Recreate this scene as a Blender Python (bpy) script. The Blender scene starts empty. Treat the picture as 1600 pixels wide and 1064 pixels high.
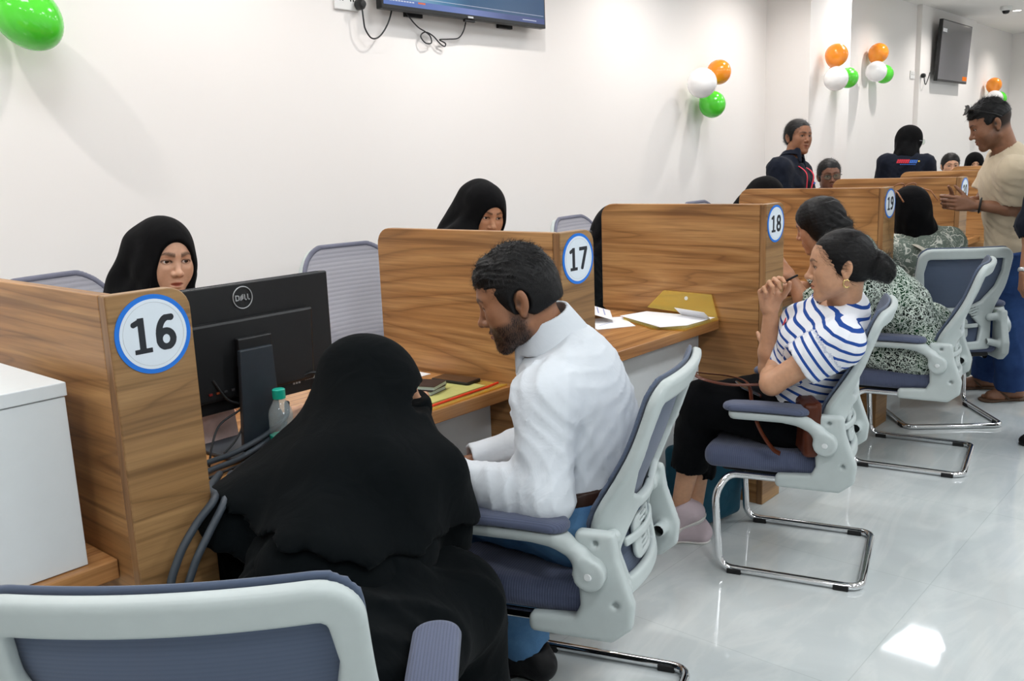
import bpy, math, random
import numpy as np
from mathutils import Vector, Matrix

C = bpy.context.scene.collection
SC = bpy.context.scene
PI = math.pi

# ------------------------------------------------------------------ camera, world, exposure
def V(*a):
    return np.array(a if len(a) > 1 else a[0], dtype=np.float64)

CAM_POS = V(-0.7604, -1.6708, 1.5198)
CAM_YAW, CAM_PITCH, CAM_ROLL = math.radians(48.682), math.radians(11.264), math.radians(-2.2835)
cam_data = bpy.data.cameras.new('camera')
cam = bpy.data.objects.new('camera', cam_data)
C.objects.link(cam)
_cy, _sy, _cp, _sp = math.cos(CAM_YAW), math.sin(CAM_YAW), math.cos(CAM_PITCH), math.sin(CAM_PITCH)
_f = V(_sy*_cp, _cy*_cp, -_sp); _r = V(_cy, -_sy, 0); _u = np.cross(_r, _f)
_cr, _sr = math.cos(CAM_ROLL), math.sin(CAM_ROLL)
_r2 = _cr*_r + _sr*_u; _u2 = -_sr*_r + _cr*_u
M4 = Matrix.Identity(4)
for i in range(3):
    M4[i][0], M4[i][1], M4[i][2], M4[i][3] = _r2[i], _u2[i], -_f[i], CAM_POS[i]
cam.matrix_world = M4
cam_data.sensor_width = 36.0
cam_data.lens = 1419.03/1600*36.0
cam_data.clip_start = 0.05
cam_data.clip_end = 100
SC.camera = cam

SC.view_settings.view_transform = 'Standard'
SC.view_settings.look = 'None'
SC.view_settings.gamma = 1.0
SC.view_settings.use_curve_mapping = False
SC.view_settings.exposure = 0.0

world = bpy.data.worlds.new('world')
SC.world = world
world.use_nodes = True
world.node_tree.nodes['Background'].inputs[0].default_value = (0.93, 0.96, 1.0, 1)
world.node_tree.nodes['Background'].inputs[1].default_value = 0.35

CEIL_Z = 3.08
WALL_Y = 1.95

def area_light(name, loc, rot, size, power, color=(1, 1, 1), size_y=None):
    l = bpy.data.lights.new(name, 'AREA')
    l.shape = 'RECTANGLE' if size_y else 'SQUARE'
    l.size = size
    if size_y: l.size_y = size_y
    l.energy = power
    l.color = color
    o = bpy.data.objects.new(name, l)
    o.location = loc
    o.rotation_euler = rot
    C.objects.link(o)
    return o

def spot_light(name, loc, rot, power, color, angle=75, blend=0.6, radius=0.04):
    l = bpy.data.lights.new(name, 'SPOT')
    l.energy = power; l.color = color
    l.spot_size = math.radians(angle); l.spot_blend = blend
    l.shadow_soft_size = radius
    o = bpy.data.objects.new(name, l)
    o.location = loc; o.rotation_euler = rot
    C.objects.link(o)
    return o

# ------------------------------------------------------------------ object helpers
def tag(o, label=None, cat=None, group=None, kind=None):
    if label: o['label'] = label
    if cat: o['category'] = cat
    if group: o['group'] = group
    if kind: o['kind'] = kind
    return o

def thing(name, label, cat, loc=(0, 0, 0), rotz=0.0, group=None):
    o = bpy.data.objects.new(name, None)
    o.empty_display_size = 0.1
    C.objects.link(o)
    o.location = loc
    o.rotation_euler = (0, 0, rotz)
    return tag(o, label, cat, group)

def link(name, me, mat=None, parent=None, loc=None, rot=None):
    o = bpy.data.objects.new(name, me)
    C.objects.link(o)
    if mat is not None and hasattr(me, 'materials') and len(me.materials) == 0:
        for m in (mat if isinstance(mat, (list, tuple)) else [mat]):
            me.materials.append(m)
    if parent is not None: o.parent = parent
    if loc is not None: o.location = loc
    if rot is not None: o.rotation_euler = rot
    return o

def copy_tree(o, parent=None):
    c = o.copy()
    C.objects.link(c)
    if parent is not None: c.parent = parent
    for ch in list(o.children):
        copy_tree(ch, c)
    return c

def np_mesh(name, v, faces, smooth=True):
    """faces: (n,4) or (n,3) int array, or a list of such arrays / python polygons."""
    me = bpy.data.meshes.new(name)
    v = np.asarray(v, dtype=np.float32)
    if isinstance(faces, np.ndarray):
        faces = [faces]
    loops, starts, totals = [], [], []
    pos = 0
    for f in faces:
        if isinstance(f, np.ndarray):
            n, k = f.shape
            loops.append(f.reshape(-1).astype(np.int32))
            starts.append(pos + np.arange(n, dtype=np.int32)*k)
            totals.append(np.full(n, k, dtype=np.int32))
            pos += n*k
        else:
            loops.append(np.array(f, dtype=np.int32))
            starts.append(np.array([pos], dtype=np.int32))
            totals.append(np.array([len(f)], dtype=np.int32))
            pos += len(f)
    loops = np.concatenate(loops); starts = np.concatenate(starts); totals = np.concatenate(totals)
    me.vertices.add(len(v)); me.vertices.foreach_set('co', v.reshape(-1))
    me.loops.add(len(loops)); me.loops.foreach_set('vertex_index', loops)
    me.polygons.add(len(starts))
    me.polygons.foreach_set('loop_start', starts)
    me.polygons.foreach_set('loop_total', totals)
    me.polygons.foreach_set('use_smooth', np.full(len(starts), smooth, dtype=bool))
    me.update(calc_edges=True)
    me.validate()
    return me

class MB:
    """collects simple solids and builds ONE mesh"""
    def __init__(s): s.v = []; s.f = []; s.n = 0
    def add(s, v, f):
        s.v.append(np.asarray(v, dtype=np.float64)); 
        for q in f: s.f.append([i+s.n for i in q])
        s.n += len(v); return s
    def box(s, lo, hi, M=None, c=(0, 0, 0)):
        x0, y0, z0 = lo; x1, y1, z1 = hi
        v = np.array([(x0,y0,z0),(x1,y0,z0),(x1,y1,z0),(x0,y1,z0),(x0,y0,z1),(x1,y0,z1),(x1,y1,z1),(x0,y1,z1)], float)
        if M is not None: v = v @ np.asarray(M).T
        v = v + np.asarray(c)
        return s.add(v, [(0,3,2,1),(4,5,6,7),(0,1,5,4),(1,2,6,5),(2,3,7,6),(3,0,4,7)])
    def prism(s, pts, d0, d1, axis=0):
        """polygon pts (2D, ccw) extruded along axis from d0 to d1"""
        n = len(pts); v = []
        for d in (d0, d1):
            for a, b in pts:
                v.append({0: (d, a, b), 1: (a, d, b), 2: (a, b, d)}[axis])
        f = [list(range(n))[::-1], list(range(n, 2*n))]
        for i in range(n):
            j = (i+1) % n
            f.append((i, j, n+j, n+i))
        if axis == 1: f = [q[::-1] if isinstance(q, list) else tuple(reversed(q)) for q in f]
        return s.add(v, f)
    def tube(s, pts, r, seg=10, closed=False, caps=True):
        v, f = tube_geo(pts, r, seg, closed, caps)
        return s.add(v, f)
    def lathe(s, prof, seg=24, c=(0, 0, 0), M=None):
        v = []; n = len(prof)
        for r, z in prof:
            for k in range(seg):
                a = 2*PI*k/seg
                v.append((r*math.cos(a), r*math.sin(a), z))
        v = np.array(v)
        if M is not None: v = v @ np.asarray(M).T
        v = v + np.asarray(c)
        f = []
        for i in range(n-1):
            for k in range(seg):
                k2 = (k+1) % seg
                f.append((i*seg+k, i*seg+k2, (i+1)*seg+k2, (i+1)*seg+k))
        f.append(list(range(seg))[::-1]); f.append([(n-1)*seg+k for k in range(seg)])
        return s.add(v, f)
    def mesh(s, name, smooth=False, bevel=0, angle=40):
        me = bpy.data.meshes.new(name)
        me.from_pydata([tuple(p) for p in np.concatenate(s.v)], [], [list(q) for q in s.f])
        me.update()
        if bevel: me = bevel_mesh(me, bevel)
        if smooth:
            me.polygons.foreach_set('use_smooth', np.ones(len(me.polygons), bool))
            try: me.set_sharp_from_angle(angle=math.radians(angle))
            except Exception: pass
        return me
    def build(s, name, mat, parent=None, smooth=False, bevel=0, loc=None, rot=None, angle=40):
        return link(name, s.mesh(name, smooth, bevel, angle), mat, parent, loc, rot)

def bevel_mesh(me, w, seg=2):
    import bmesh
    bm = bmesh.new(); bm.from_mesh(me)
    ed = [e for e in bm.edges if len(e.link_faces) == 2 and e.calc_face_angle(0) > 0.5]
    bmesh.ops.bevel(bm, geom=ed, offset=w, segments=seg, affect='EDGES', profile=0.5)
    bm.to_mesh(me); bm.free()
    return me

def fillet(pts, r, n=6):
    """round the corners of an open polyline"""
    pts = [V(p) for p in pts]; out = [pts[0]]
    for i in range(1, len(pts)-1):
        a, b, c = pts[i-1], pts[i], pts[i+1]
        rr = min(r, 0.45*np.linalg.norm(a-b), 0.45*np.linalg.norm(c-b))
        p = b + (a-b)/np.linalg.norm(a-b)*rr; q = b + (c-b)/np.linalg.norm(c-b)*rr
        for k in range(n+1):
            t = k/n
            out.append((1-t)**2*p + 2*t*(1-t)*b + t*t*q)
    out.append(pts[-1])
    return out

def smooth_path(pts, n=6):
    """Catmull-Rom through the points"""
    pts = [V(p) for p in pts]
    P = [2*pts[0]-pts[1]] + pts + [2*pts[-1]-pts[-2]]
    out = []
    for i in range(1, len(P)-2):
        p0, p1, p2, p3 = P[i-1:i+3]
        for k in range(n):
            t = k/n
            out.append(0.5*((2*p1) + (-p0+p2)*t + (2*p0-5*p1+4*p2-p3)*t*t + (-p0+3*p1-3*p2+p3)*t**3))
    out.append(pts[-1])
    return out

def tube_geo(pts, r, seg=10, closed=False, caps=True, flat=None):
    pts = [V(p) for p in pts]; n = len(pts)
    rs = [r]*n if np.isscalar(r) else list(r)
    T = []
    for i in range(n):
        if closed: t = pts[(i+1) % n]-pts[i-1]
        else: t = pts[min(i+1, n-1)]-pts[max(i-1, 0)]
        T.append(t/(np.linalg.norm(t)+1e-12))
    up = V(0, 0, 1) if abs(T[0][2]) < 0.9 else V(1, 0, 0)
    nrm = np.cross(T[0], up); nrm /= np.linalg.norm(nrm)
    v = []
    for i in range(n):
        nrm = nrm - T[i]*(nrm@T[i]); nrm /= np.linalg.norm(nrm)+1e-12
        b = np.cross(T[i], nrm)
        for k in range(seg):
            a = 2*PI*k/seg
            if flat: v.append(pts[i] + nrm*math.cos(a)*rs[i]*flat[0] + b*math.sin(a)*rs[i]*flat[1])
            else: v.append(pts[i] + (nrm*math.cos(a) + b*math.sin(a))*rs[i])
    f = []
    for i in range(n if closed else n-1):
        j = (i+1) % n
        for k in range(seg):
            k2 = (k+1) % seg
            f.append((i*seg+k, i*seg+k2, j*seg+k2, j*seg+k))
    if caps and not closed:
        f.append(list(range(seg))[::-1]); f.append([(n-1)*seg+k for k in range(seg)])
    return v, f

def tube_obj(name, pts, r, mat, parent=None, seg=10, closed=False, flat=None):
    v, f = tube_geo(pts, r, seg, closed, True, flat)
    m = MB(); m.add(v, f)
    return m.build(name, mat, parent, smooth=True, angle=60)

# ------------------------------------------------------------------ distance-field modelling
def nz(a):
    a = V(a); return a/(np.linalg.norm(a)+1e-12)

def frame(fwd, up=(0, 0, 1)):
    y = nz(fwd); x = nz(np.cross(y, V(up))); z = np.cross(x, y)
    return np.stack([x, y, z], axis=1)          # columns: right, forward, up

def ypr(yaw, pitch=0, roll=0):
    """yaw: degrees counter-clockwise from +Y; pitch: degrees down; roll: degrees, towards the right shoulder"""
    a, b, c = map(math.radians, (yaw, pitch, roll))
    f = V(-math.sin(a)*math.cos(b), math.cos(a)*math.cos(b), -math.sin(b))
    x = V(math.cos(a), math.sin(a), 0); z = np.cross(x, f)
    x2 = x*math.cos(c) - z*math.sin(c); z2 = x*math.sin(c) + z*math.cos(c)
    return np.stack([x2, f, z2], axis=1)

class Prim:
    __slots__ = ('fn', 'c', 'R')
    def __init__(s, fn, c, R): s.fn, s.c, s.R = fn, np.asarray(c, np.float32), float(R)

def ell(c, r, M=None):
    c = V(c); r = V(r); cf = c.astype(np.float32); rf = r.astype(np.float32)
    Mf = None if M is None else np.asarray(M, np.float32)
    def fn(P):
        q = P-cf
        if Mf is not None: q = q @ Mf
        a = q/rf
        k0 = np.sqrt((a*a).sum(1)); b = a/rf
        k1 = np.sqrt((b*b).sum(1))
        return k0*(k0-1)/np.maximum(k1, 1e-6)
    return Prim(fn, c, max(r))

def sph(c, r):
    cf = np.asarray(c, np.float32)
    return Prim(lambda P: np.sqrt(((P-cf)**2).sum(1))-r, c, r)

def cone(a, b, ra, rb):
    a = V(a); b = V(b); af = a.astype(np.float32); ab = (b-a).astype(np.float32); L2 = float(ab@ab)+1e-9
    def fn(P):
        q = P-af
        t = np.clip(q@ab/L2, 0, 1)
        d = q - t[:, None]*ab
        return np.sqrt((d*d).sum(1)) - (ra+t*(rb-ra))
    return Prim(fn, (a+b)/2, np.linalg.norm(b-a)/2+max(ra, rb))

def cutcone(a, b, ra, rb, cut_a=False, cut_b=True):
    """cone with flat ends"""
    base = cone(a, b, ra, rb); d = nz(V(b)-V(a)).astype(np.float32); af = np.asarray(a, np.float32); bf = np.asarray(b, np.float32)
    def fn(P):
        x = base.fn(P)
        if cut_b: x = np.maximum(x, (P-bf)@d)
        if cut_a: x = np.maximum(x, (af-P)@d)
        return x
    return Prim(fn, base.c, base.R)

def rbox(c, h, r=0.0, M=None):
    cf = np.asarray(c, np.float32); hf = np.asarray(h, np.float32)-r
    Mf = None if M is None else np.asarray(M, np.float32)
    def fn(P):
        q = P-cf
        if Mf is not None: q = q @ Mf
        q = np.abs(q)-hf
        return np.sqrt((np.maximum(q, 0)**2).sum(1)) + np.minimum(q.max(1), 0) - r
    return Prim(fn, c, float(np.linalg.norm(h)))

def smin(a, b, k):
    if k <= 0: return np.minimum(a, b)
    h = np.maximum(k-np.abs(a-b), 0)/k
    return np.minimum(a, b)-h*h*k*0.25

def smax(a, b, k): return -smin(-a, -b, k)

class Field:
    def __init__(s, k=0.0): s.ops = []; s.k = k; s.warp = None
    def u(s, *prims, k=None):
        for p in prims: s.ops.append(('u', p, s.k if k is None else k))
        return s
    def sub(s, *prims, k=0.0):
        for p in prims: s.ops.append(('s', p, k))
        return s
    def cut(s, p, n, k=0.0):
        """remove the side the normal points to"""
        pf = np.asarray(p, np.float32); nf = nz(n).astype(np.float32)
        s.ops.append(('i', Prim(lambda P: (P-pf)@nf, (0, 0, 0), 1e9), k)); return s
    def fn(s, f, mode='i', k=0.0):
        s.ops.append((mode, Prim(f, (0, 0, 0), 1e9), k)); return s
    def disp(s, f):
        s.ops.append(('d', Prim(f, (0, 0, 0), 1e9), 0)); return s
    def __call__(s, P):
        P = P.astype(np.float32)
        d = np.full(len(P), 10.0, np.float32)
        for op, p, k in s.ops:
            if op == 'd':
                d = d + p.fn(P); continue
            if p.R < 1e8:
                lo = np.sqrt(((P-p.c)**2).sum(1)) - p.R
                m = (lo < d + k) if op == 'u' else (lo < -d + k)
                if not m.any(): continue
                x = p.fn(P[m]); dm = d[m]
                d[m] = smin(dm, x, k) if op == 'u' else smax(dm, -x, k)
            else:
                x = p.fn(P)
                if op == 'i': d = smax(d, x, k)
                elif op == 's': d = smax(d, -x, k)
                else: d = smin(d, x, k)
        return d
    def bounds(s, pad):
        lo = np.full(3, 1e9); hi = -lo
        for op, p, k in s.ops:
            if op == 'u' and p.R < 1e8:
                lo = np.minimum(lo, p.c-p.R); hi = np.maximum(hi, p.c+p.R)
        return lo-pad, hi+pad

def surf(field, h, lo=None, hi=None, pad=0.03, B=8):
    """naive surface nets on a sparse set of blocks -> vertices, quads"""
    if lo is None: lo, hi = field.bounds(pad)
    lo = V(lo); hi = V(hi)
    nb = np.ceil((hi-lo)/(h*B)).astype(int); nb = np.maximum(nb, 1)
    n = nb*B+1
    g = np.stack(np.meshgrid(*[np.arange(k) for k in nb], indexing='ij'), -1).reshape(-1, 3)
    cen = lo + (g+0.5)*B*h
    dc = field(cen)
    act = np.abs(dc) < B*h*0.866*1.45 + 0.012
    D = np.ones(n, np.float32)
    neg = g[(~act) & (dc < 0)]
    for b in neg:
        D[b[0]*B:(b[0]+1)*B+1, b[1]*B:(b[1]+1)*B+1, b[2]*B:(b[2]+1)*B+1] = -1
    mask = np.zeros(n, bool)
    for b in g[act]:
        mask[b[0]*B:(b[0]+1)*B+1, b[1]*B:(b[1]+1)*B+1, b[2]*B:(b[2]+1)*B+1] = True
    idx = np.argwhere(mask)
    vals = np.empty(len(idx), np.float32)
    for i in range(0, len(idx), 400000):
        vals[i:i+400000] = field(lo + idx[i:i+400000]*h)
    D[mask] = vals
    S = D < 0
    Cn = (n-1)
    cnt = np.zeros(Cn, np.int8)
    for dx in (0, 1):
        for dy in (0, 1):
            for dz in (0, 1):
                cnt += S[dx:dx+Cn[0], dy:dy+Cn[1], dz:dz+Cn[2]]
    cells = np.argwhere((cnt > 0) & (cnt < 8))
    if len(cells) == 0: raise RuntimeError('empty field')
    vid = np.full(Cn, -1, np.int32)
    vid[tuple(cells.T)] = np.arange(len(cells))
    acc = np.zeros((len(cells), 3)); num = np.zeros(len(cells))
    corners = [(0,0,0),(1,0,0),(0,1,0),(1,1,0),(0,0,1),(1,0,1),(0,1,1),(1,1,1)]
    val = {c: D[tuple((cells+np.array(c)).T)] for c in corners}
    for a in corners:
        for ax in range(3):
            if a[ax] == 1: continue
            b = list(a); b[ax] = 1; b = tuple(b)
            va, vb = val[a], val[b]
            m = (va < 0) != (vb < 0)
            t = va/(va-vb+1e-20)
            p = np.array(a, float)[None, :].repeat(len(cells), 0)
            p[:, ax] = t
            acc[m] += p[m]; num[m] += 1
    v = lo + (cells + acc/num[:, None])*h
    quads = []
    for ax in range(3):
        o = [1, 2] if ax == 0 else ([2, 0] if ax == 1 else [0, 1])
        sl0 = [slice(None)]*3; sl1 = [slice(None)]*3
        sl0[ax] = slice(0, n[ax]-1); sl1[ax] = slice(1, n[ax])
        A = S[tuple(sl0)]; Bm = S[tuple(sl1)]
        e = np.argwhere(A != Bm)
        ok = np.ones(len(e), bool)
        for q in o: ok &= (e[:, q] > 0) & (e[:, q] < n[q]-1)
        e = e[ok]
        sgn = A[tuple(e.T)]
        def cell(d1, d2):
            c = e.copy(); c[:, o[0]] += d1; c[:, o[1]] += d2
            return vid[tuple(c.T)]
        q = np.stack([cell(-1, -1), cell(0, -1), cell(0, 0), cell(-1, 0)], 1)
        q[~sgn] = q[~sgn][:, ::-1]
        quads.append(q)
    q = np.concatenate(quads)
    q = q[(q >= 0).all(1)]
    return v, q

def wrinkle(amp, freq, seed=0, n=4, axis=None, stretch=0.3):
    """smooth pseudo-random displacement; with an axis the folds run along it"""
    rng = np.random.RandomState(seed)
    ks = rng.normal(size=(n, 3))
    if axis is not None:
        ax = nz(axis); ks = ks - np.outer(ks@ax, ax)*(1-stretch)
    ks = ks/np.linalg.norm(ks, axis=1)[:, None]*freq*rng.uniform(0.7, 1.5, (n, 1))
    ms = rng.normal(size=(n, 3)); ms = ms/np.linalg.norm(ms, axis=1)[:, None]*freq*0.45
    ph = rng.uniform(0, 6.28, (n, 2))
    ks = ks.astype(np.float32); ms = ms.astype(np.float32)
    def fn(P):
        d = 0
        for i in range(n):
            d = d + np.sin(P@ks[i] + 1.6*np.sin(P@ms[i]+ph[i, 1]) + ph[i, 0])
        return (amp/n*1.6)*d
    return fn

def creases(amp, freq, axis, seed=0, n=3, gate=14):
    """sharp soft-edged folds running along an axis, in patches"""
    rng = np.random.RandomState(seed); ax = nz(axis)
    K, Mm, G, ph = [], [], [], rng.uniform(0, 6.28, (n, 3))
    for i in range(n):
        k = rng.normal(size=3); k -= ax*(k@ax); k = nz(k)*freq*rng.uniform(.7, 1.4) + ax*freq*rng.uniform(-.25, .25)
        K.append(k.astype(np.float32)); Mm.append((nz(rng.normal(size=3))*freq*.3).astype(np.float32)); G.append((nz(rng.normal(size=3))*gate).astype(np.float32))
    def fn(P):
        d = 0
        for i in range(n):
            a = np.sin(P@K[i] + 1.8*np.sin(P@Mm[i]+ph[i, 0]) + ph[i, 1])
            g = np.clip(np.sin(P@G[i]+ph[i, 2])*1.6+.35, 0, 1)
            d = d - amp*g*((1-np.abs(a))**2 - .25)
        return d
    return fn

def set_attr(me, name, vals):
    if vals.ndim == 1:
        a = me.attributes.new(name, 'FLOAT', 'POINT')
        a.data.foreach_set('value', vals.astype(np.float32))
    else:
        a = me.color_attributes.new(name, 'FLOAT_COLOR', 'POINT')
        c = np.ones((len(vals), 4), np.float32); c[:, :3] = vals
        a.data.foreach_set('color', c.reshape(-1))
# ------------------------------------------------------------------ materials
def srgb(r, g, b):
    def f(c):
        c /= 255.0
        return c/12.92 if c <= 0.04045 else ((c+0.055)/1.055)**2.4
    return (f(r), f(g), f(b), 1.0)

class N:
    """small node-tree helper"""
    def __init__(s, name):
        s.m = bpy.data.materials.new(name); s.m.use_nodes = True
        s.t = s.m.node_tree; s.b = s.t.nodes['Principled BSDF']; s.out = s.t.nodes['Material Output']
    def n(s, typ, **kw):
        x = s.t.nodes.new(typ)
        for k, v in kw.items(): setattr(x, k, v)
        return x
    def l(s, a, b): s.t.links.new(a, b)
    def set(s, **kw):
        for k, v in kw.items():
            s.b.inputs[k.replace('_', ' ')].default_value = v
        return s
    def coords(s, kind='Object', scale=(1, 1, 1), rot=(0, 0, 0)):
        tc = s.n('ShaderNodeTexCoord'); mp = s.n('ShaderNodeMapping')
        mp.inputs['Scale'].default_value = scale; mp.inputs['Rotation'].default_value = rot
        s.l(tc.outputs[kind], mp.inputs['Vector'])
        return mp.outputs['Vector']
    def noise(s, vec, scale, detail=4, rough=0.55, dist=0.0):
        x = s.n('ShaderNodeTexNoise')
        x.inputs['Scale'].default_value = scale; x.inputs['Detail'].default_value = detail
        x.inputs['Roughness'].default_value = rough; x.inputs['Distortion'].default_value = dist
        if vec is not None: s.l(vec, x.inputs['Vector'])
        return x.outputs['Fac']
    def ramp(s, fac, stops, interp='LINEAR'):
        x = s.n('ShaderNodeValToRGB'); x.color_ramp.interpolation = interp
        e = x.color_ramp.elements
        while len(e) < len(stops): e.new(0.5)
        for i, (p, c) in enumerate(stops):
            e[i].position = p; e[i].color = c if not np.isscalar(c) else (c, c, c, 1)
        s.l(fac, x.inputs[0])
        return x.outputs[0]
    def mix(s, fac, a, b, blend='MIX'):
        x = s.n('ShaderNodeMix', data_type='RGBA', blend_type=blend)
        for i, v in ((0, fac), (6, a), (7, b)):
            if isinstance(v, (int, float, tuple)): x.inputs[i].default_value = v
            else: s.l(v, x.inputs[i])
        return x.outputs[2]
    def math(s, op, a, b=None, c=None):
        x = s.n('ShaderNodeMath', operation=op)
        for i, v in enumerate((a, b, c)):
            if v is None: continue
            if isinstance(v, (int, float)): x.inputs[i].default_value = v
            else: s.l(v, x.inputs[i])
        return x.outputs[0]
    def bump(s, h, strength=0.3, dist=0.002):
        x = s.n('ShaderNodeBump'); x.inputs['Strength'].default_value = strength; x.inputs['Distance'].default_value = dist
        s.l(h, x.inputs['Height']); s.l(x.outputs[0], s.b.inputs['Normal'])
    def col(s, sock): s.l(sock, s.b.inputs['Base Color']); return s

def plain(name, rgb, rough=0.5, metal=0.0, spec=0.5, noise=0.04, **kw):
    x = N(name)
    c = srgb(*rgb)
    f = x.noise(x.coords(), 35, 3)
    d = tuple(max(0, q*(1-noise)) for q in c[:3])+(1,); u = tuple(min(1, q*(1+noise)) for q in c[:3])+(1,)
    x.col(x.ramp(f, [(0.3, d), (0.7, u)]))
    x.set(Roughness=rough, Metallic=metal)
    x.b.inputs['Specular IOR Level'].default_value = spec
    for k, v in kw.items(): x.b.inputs[k.replace('_', ' ')].default_value = v
    return x.m

def wood(name, axis, seed=0.0, light=(202, 154, 100), mid=(162, 112, 64), dark=(96, 60, 32), rough=0.38):
    """laminate with long wavy grain running along the given axis"""
    x = N(name)
    sc = [6.0, 6.0, 6.0]; sc[axis] = 0.75
    v = x.coords(scale=tuple(sc))
    ad = x.n('ShaderNodeVectorMath', operation='ADD'); x.l(v, ad.inputs[0]); ad.inputs[1].default_value = (seed, seed*1.7, seed*0.6)
    # slow wander of the grain
    oi = x.n('ShaderNodeObjectInfo'); lv = x.n('ShaderNodeVectorMath', operation='ADD')
    sc_ = x.n('ShaderNodeVectorMath', operation='SCALE'); x.l(oi.outputs['Location'], sc_.inputs[0]); sc_.inputs['Scale'].default_value = 3.7
    x.l(ad.outputs[0], lv.inputs[0]); x.l(sc_.outputs[0], lv.inputs[1])
    vec = lv.outputs[0]
    broad = x.noise(vec, 0.62, 2.5, 0.5, 0.9)
    fine_sc = [90.0, 90.0, 90.0]; fine_sc[axis] = 3.0
    fine = x.noise(x.coords(scale=tuple(fine_sc)), 1.0, 3, 0.6)
    rings = x.math('FRACT', x.math('MULTIPLY', broad, 8.0))
    base = x.ramp(rings, [(0.0, srgb(*[(a+2*b)/3 for a, b in zip(dark, mid)])), (0.05, srgb(*dark)), (0.10, srgb(*mid)), (0.5, srgb(*light)), (0.9, srgb(*mid)), (1.0, srgb(*[(a+2*b)/3 for a, b in zip(dark, mid)]))])
    slow = x.ramp(x.noise(vec, 0.5, 2), [(0.3, srgb(*mid)), (0.7, srgb(*light))])
    c1 = x.mix(0.45, base, slow)
    md = [30.0, 30.0, 30.0]; md[axis] = 0.9
    streak = x.noise(x.coords(scale=tuple(md)), 1.0, 3, 0.6, 0.4)
    st = x.ramp(streak, [(0.34, 0.55), (0.46, 0.0)])
    c1 = x.mix(st, c1, srgb(*dark))
    cl = x.n('ShaderNodeMath', operation='MULTIPLY', use_clamp=True); x.l(x.math('SUBTRACT', 0.60, fine), cl.inputs[0]); cl.inputs[1].default_value = 1.3
    c2 = x.mix(cl.outputs[0], c1, srgb(*dark))
    x.col(c2)
    x.set(Roughness=rough)
    x.b.inputs['Specular IOR Level'].default_value = 0.4
    x.bump(fine, 0.08, 0.001)
    return x.m

def cloth(name, rgb, rough=0.85, weave=900, var=0.12, sheen=0.15, bump=0.25, spec=0.22):
    x = N(name)
    c = srgb(*rgb)
    f = x.noise(x.coords(), 14, 5)
    d = tuple(q*(1-var) for q in c[:3])+(1,); u = tuple(min(1, q*(1+var)) for q in c[:3])+(1,)
    x.col(x.ramp(f, [(0.3, d), (0.7, u)]))
    x.set(Roughness=rough)
    x.b.inputs['Sheen Weight'].default_value = sheen
    x.b.inputs['Sheen Roughness'].default_value = 0.5
    x.b.inputs['Specular IOR Level'].default_value = spec
    b1 = x.n('ShaderNodeBump'); b1.inputs['Strength'].default_value = 0.35; b1.inputs['Distance'].default_value = 0.012
    x.l(x.noise(x.coords(), 11, 3, 0.5, 1.2), b1.inputs['Height'])
    b2 = x.n('ShaderNodeBump'); b2.inputs['Strength'].default_value = bump; b2.inputs['Distance'].default_value = 0.001
    x.l(x.noise(x.coords(), weave, 2), b2.inputs['Height']); x.l(b1.outputs[0], b2.inputs['Normal'])
    x.l(b2.outputs[0], x.b.inputs['Normal'])
    return x.m

MAT = {}
def wall_paint(name, rgb):
    x = N(name)
    c = srgb(*rgb)
    f = x.noise(x.coords(), 1.2, 3)
    x.col(x.ramp(f, [(0.3, tuple(q*0.985 for q in c[:3])+(1,)), (0.7, c)]))
    x.set(Roughness=0.72); x.b.inputs['Specular IOR Level'].default_value = 0.3
    x.bump(x.noise(x.coords(), 260, 3), 0.06, 0.001)
    return x.m
MAT['wall'] = wall_paint('wall_paint', (241, 237, 234))
MAT['ceiling'] = wall_paint('ceiling_paint', (236, 232, 228))

def floor_mat():
    x = N('polished_tile')
    v = x.coords()
    veins = x.noise(x.coords(scale=(1.0, 1.0, 1.0)), 0.9, 6, 0.6, 1.6)
    veins2 = x.noise(x.coords(scale=(0.5, 1.6, 1.0), rot=(0, 0, 0.6)), 1.6, 5, 0.6, 2.0)
    c = x.ramp(veins, [(0.30, srgb(184, 191, 192)), (0.5, srgb(196, 203, 204)), (0.7, srgb(205, 210, 210))])
    c2 = x.ramp(veins2, [(0.42, srgb(194, 200, 200)), (0.5, srgb(214, 217, 215)), (0.56, srgb(196, 202, 202))])
    c = x.mix(0.35, c, c2)
    br = x.n('ShaderNodeTexBrick'); br.offset = 0.0
    br.inputs['Scale'].default_value = 1.0; br.inputs['Mortar Size'].default_value = 0.0016
    br.inputs['Brick Width'].default_value = 0.8; br.inputs['Row Height'].default_value = 0.8
    br.inputs['Color1'].default_value = (1, 1, 1, 1); br.inputs['Color2'].default_value = (1, 1, 1, 1); br.inputs['Mortar'].default_value = (0.84, 0.85, 0.85, 1)
    x.l(v, br.inputs['Vector'])
    x.col(x.mix(1.0, c, br.outputs['Color'], 'MULTIPLY'))
    x.set(Roughness=0.05); x.b.inputs['Specular IOR Level'].default_value = 0.55
    return x.m
MAT['floor'] = floor_mat()
MAT['wood_y'] = wood('wood_laminate_side', 1)
MAT['wood_x'] = wood('wood_laminate_front', 0, 3.1, light=(176, 138, 92), mid=(142, 104, 64), dark=(88, 62, 36))
MAT['wood_top'] = wood('wood_laminate_desk', 0, 7.7, light=(204, 152, 98), mid=(172, 120, 72), dark=(116, 76, 44), rough=0.24)
MAT['wood_edge'] = wood('wood_edge_band', 2, 5.0, light=(176, 134, 90), mid=(140, 98, 60), dark=(92, 62, 38))
MAT['white_board'] = plain('white_laminate', (222, 227, 228), 0.42, noise=0.01)
MAT['sign_blue'] = plain('sign_blue', (22, 118, 220), 0.35, noise=0.01)
MAT['sign_white'] = plain('sign_white', (226, 236, 244), 0.35, noise=0.01)
MAT['ink'] = plain('sign_ink', (26, 32, 40), 0.45)
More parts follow.
